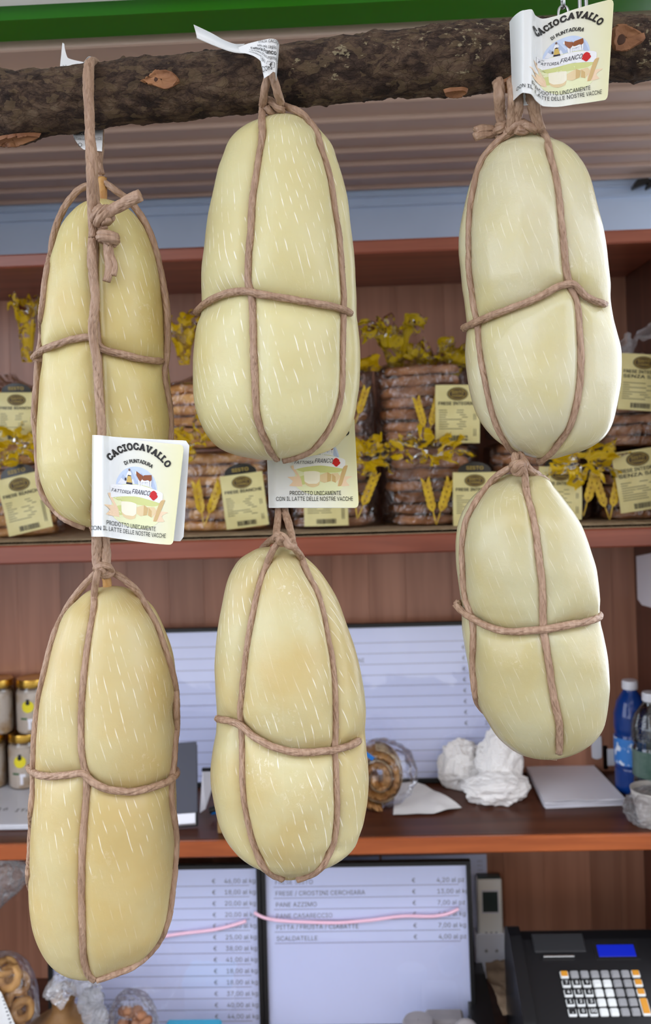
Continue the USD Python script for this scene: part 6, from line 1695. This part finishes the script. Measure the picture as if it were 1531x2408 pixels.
lb2 = part(tbag, 'label', lq.mesh(24, 12, 0.0005), 'card_white', smooth=True, label='white printed label')
ink = [(lq.put(np.array([(0, 0), (1, 0), (1, 1), (0, 1.0)]), np.array([(0, 1, 2), (0, 2, 3)]), lambda p, i=i: 0.15 + 0.75 * p[:, 0], lambda p, i=i: 0.12 + 0.1 * i + 0.035 * p[:, 1], 0.0008)) for i in range(8)]
part(lb2, 'lettering', cat(*ink), 'ink_soft')

# tan loaf-shaped cheese with a neck, in a tied clear bag
lc_ = px(140, 2440, 1.60)
prl = [(0.001, -0.05), (0.040, -0.046), (0.058, -0.020), (0.060, 0.0), (0.050, 0.020), (0.030, 0.034), (0.0215, 0.045), (0.0200, 0.056), (0.0235, 0.066), (0.0215, 0.078), (0.012, 0.086), (0.001, 0.088)]
q = np.linspace(0, len(prl) - 1, 44); pr2 = np.stack([PchipInterpolator(np.arange(len(prl)), np.array(prl)[:, i])(q) for i in (0, 1)], 1)
ztl = px(160, 2333, 1.60)[2]
zl0 = ztl - 0.088
v, f = lathe(pr2, 40, (0, 0, 0)); v[:, 0] *= 1 + 0.25 * np.clip(-v[:, 2] * 20 + 0.8, 0, 1); v += (np.stack([fbm(v * 24 + i * 7, 2, 60 + i) for i in range(3)], 1) - 0.5) * 0.008
sc_ = (ztl - ZW - 0.001) / 0.138
v[:, 2] = np.where(v[:, 2] < 0, v[:, 2] * (zl0 - ZW - 0.001) / 0.055, v[:, 2])
v += [px(140, 2400, 1.60)[0], 1.625, zl0]
single('loaf', (v, f), 'loaf', 'tan smoked cheese with a rounded neck, below the longest cheese', 'cheese', smooth=True)
tk = px(205, 2375, 1.60)
tbg = thing('tied_bag', 'clear plastic bag gathered and tied in a white knot, below the longest cheese', 'bag', (tk[0], 1.58, ZW))
up_ = [(208, 2352, 1.60), (196, 2318, 1.605), (180, 2296, 1.61)]
v, f = ruffle(px(205, 2350, 1.60), 0.052, 0.075, 2, (-0.35, 0.05, 1), folds=6)
part(tbg, 'gathered_top', (v, f), 'white_film', smooth=True)
for i, (x, y, R, ang) in enumerate(((200, 2362, 0.015, 0.4), (224, 2352, 0.016, -0.5), (214, 2385, 0.018, 0.1), (236, 2392, 0.016, 0.9), (206, 2340, 0.010, 0.2))):
    c = px(x, y, 1.59)
    part(tbg, 'knot_fold', crumple(c, R, 20 + i, (0.8, 0.6, 1.15), 0.5), 'white_film', smooth=True)
part(tbg, 'lower_bag', lift(crumple(px(228, 2480, 1.565), 0.050, 31, (1.0, 0.5, 1.05), 0.25), ZW), 'soft_film', smooth=True)
nbk = px(306, 2420, 1.62)
nbg = thing('nut_bag', 'small clear bag of nuts leaning on the full price list', 'bag of nuts', (nbk[0], 1.64, ZW))
s = trimesh.creation.icosphere(5, 1.0); v = np.array(s.vertices); v *= (1 + 0.10 * (0.5 - np.abs(fbm(v * 3, 3, 17) - 0.5) * 2))[:, None]
ztn = px(306, 2348, 1.62)[2]
part(nbg, 'film', lift((v * [0.046, 0.032, (ztn - ZW) / 2] + [nbk[0], 1.64, ZW + (ztn - ZW) / 2], np.array(s.faces)), ZW), 'soft_film', smooth=True)
for i in range(14):
    x, y = r9.uniform(268, 346), r9.uniform(2376, 2412)
    c = px(x, y, 1.625 + r9.uniform(-0.006, 0.008)); s = trimesh.creation.icosphere(3, 1.0); v = np.array(s.vertices)
    v *= (1 + 0.18 * (fbm(v * 2.5 + i, 2, i) - 0.5))[:, None] * [0.0105, 0.0085, 0.0085]
    single('nut', (v + c, np.array(s.faces)), 'nut_brown', 'shelled nut heaped in the small clear bag', 'nut', smooth=True, group='nuts in the small clear bag')
tl = px(458, 2397, 1.67)
tld = thing('tub', 'tub with a bright blue lid at the foot of the full price list', 'tub', (tl[0], 1.62, ZW))
hw_ = 0.052
part(tld, 'body', bx(tl[0] - hw_ * 0.92, tl[0] + hw_ * 0.92, 1.575, 1.665, ZW, tl[2] - 0.012, 0.006), 'cup_white', smooth=30)
part(tld, 'lid', bx(tl[0] - hw_, tl[0] + hw_, 1.57, 1.67, tl[2] - 0.012, tl[2] + 0.002, 0.004), 'teal_lid', smooth=30, label='bright blue lid')
gc = px(985, 2400, 1.62); zt_ = px(985, 2377, 1.665)[2]
gcn = thing('can', 'grey printed tin at the foot of the bread price list', 'tin', (gc[0], 1.64, ZW))
part(gcn, 'body', lathe([(0.001, 0), (0.028, 0), (0.029, 0.003), (0.029, zt_ - ZW - 0.006), (0.026, zt_ - ZW - 0.001), (0.001, zt_ - ZW)], 40, (gc[0], 1.64, ZW)), 'can_grey', smooth=40)
part(gcn, 'lettering', cat(*[plane_text(c_, 0.010, (gc[0] - 0.012 + 0.008 * i, 1.6104, zt_ - 0.022), (1, 0, 0), (0, 0, 1)) for i, c_ in enumerate('ILI')]), 'ink_soft')
g2 = px(1046, 2412, 1.62); z2_ = px(1046, 2386, 1.62)[2]
single('grey_box', bx(px(1002, 2400, 1.68)[0], px(1090, 2400, 1.68)[0], 1.66, 1.70, ZW, px(1046, 2386, 1.68)[2], 0.004), 'can_grey', 'low grey brown box behind the tin and the round lid', 'box', smooth=30)
s = trimesh.creation.icosphere(3, 1.0)
single('round_lid', lift((np.array(s.vertices) * [0.026, 0.014, 0.032] + [px(1096, 2430, 1.60)[0], 1.60, 0], np.array(s.faces)), px(1096, 2395, 1.60)[2] - 0.064), 'can_grey', 'round grey lid standing at the foot of the bread price list', 'lid', smooth=True)
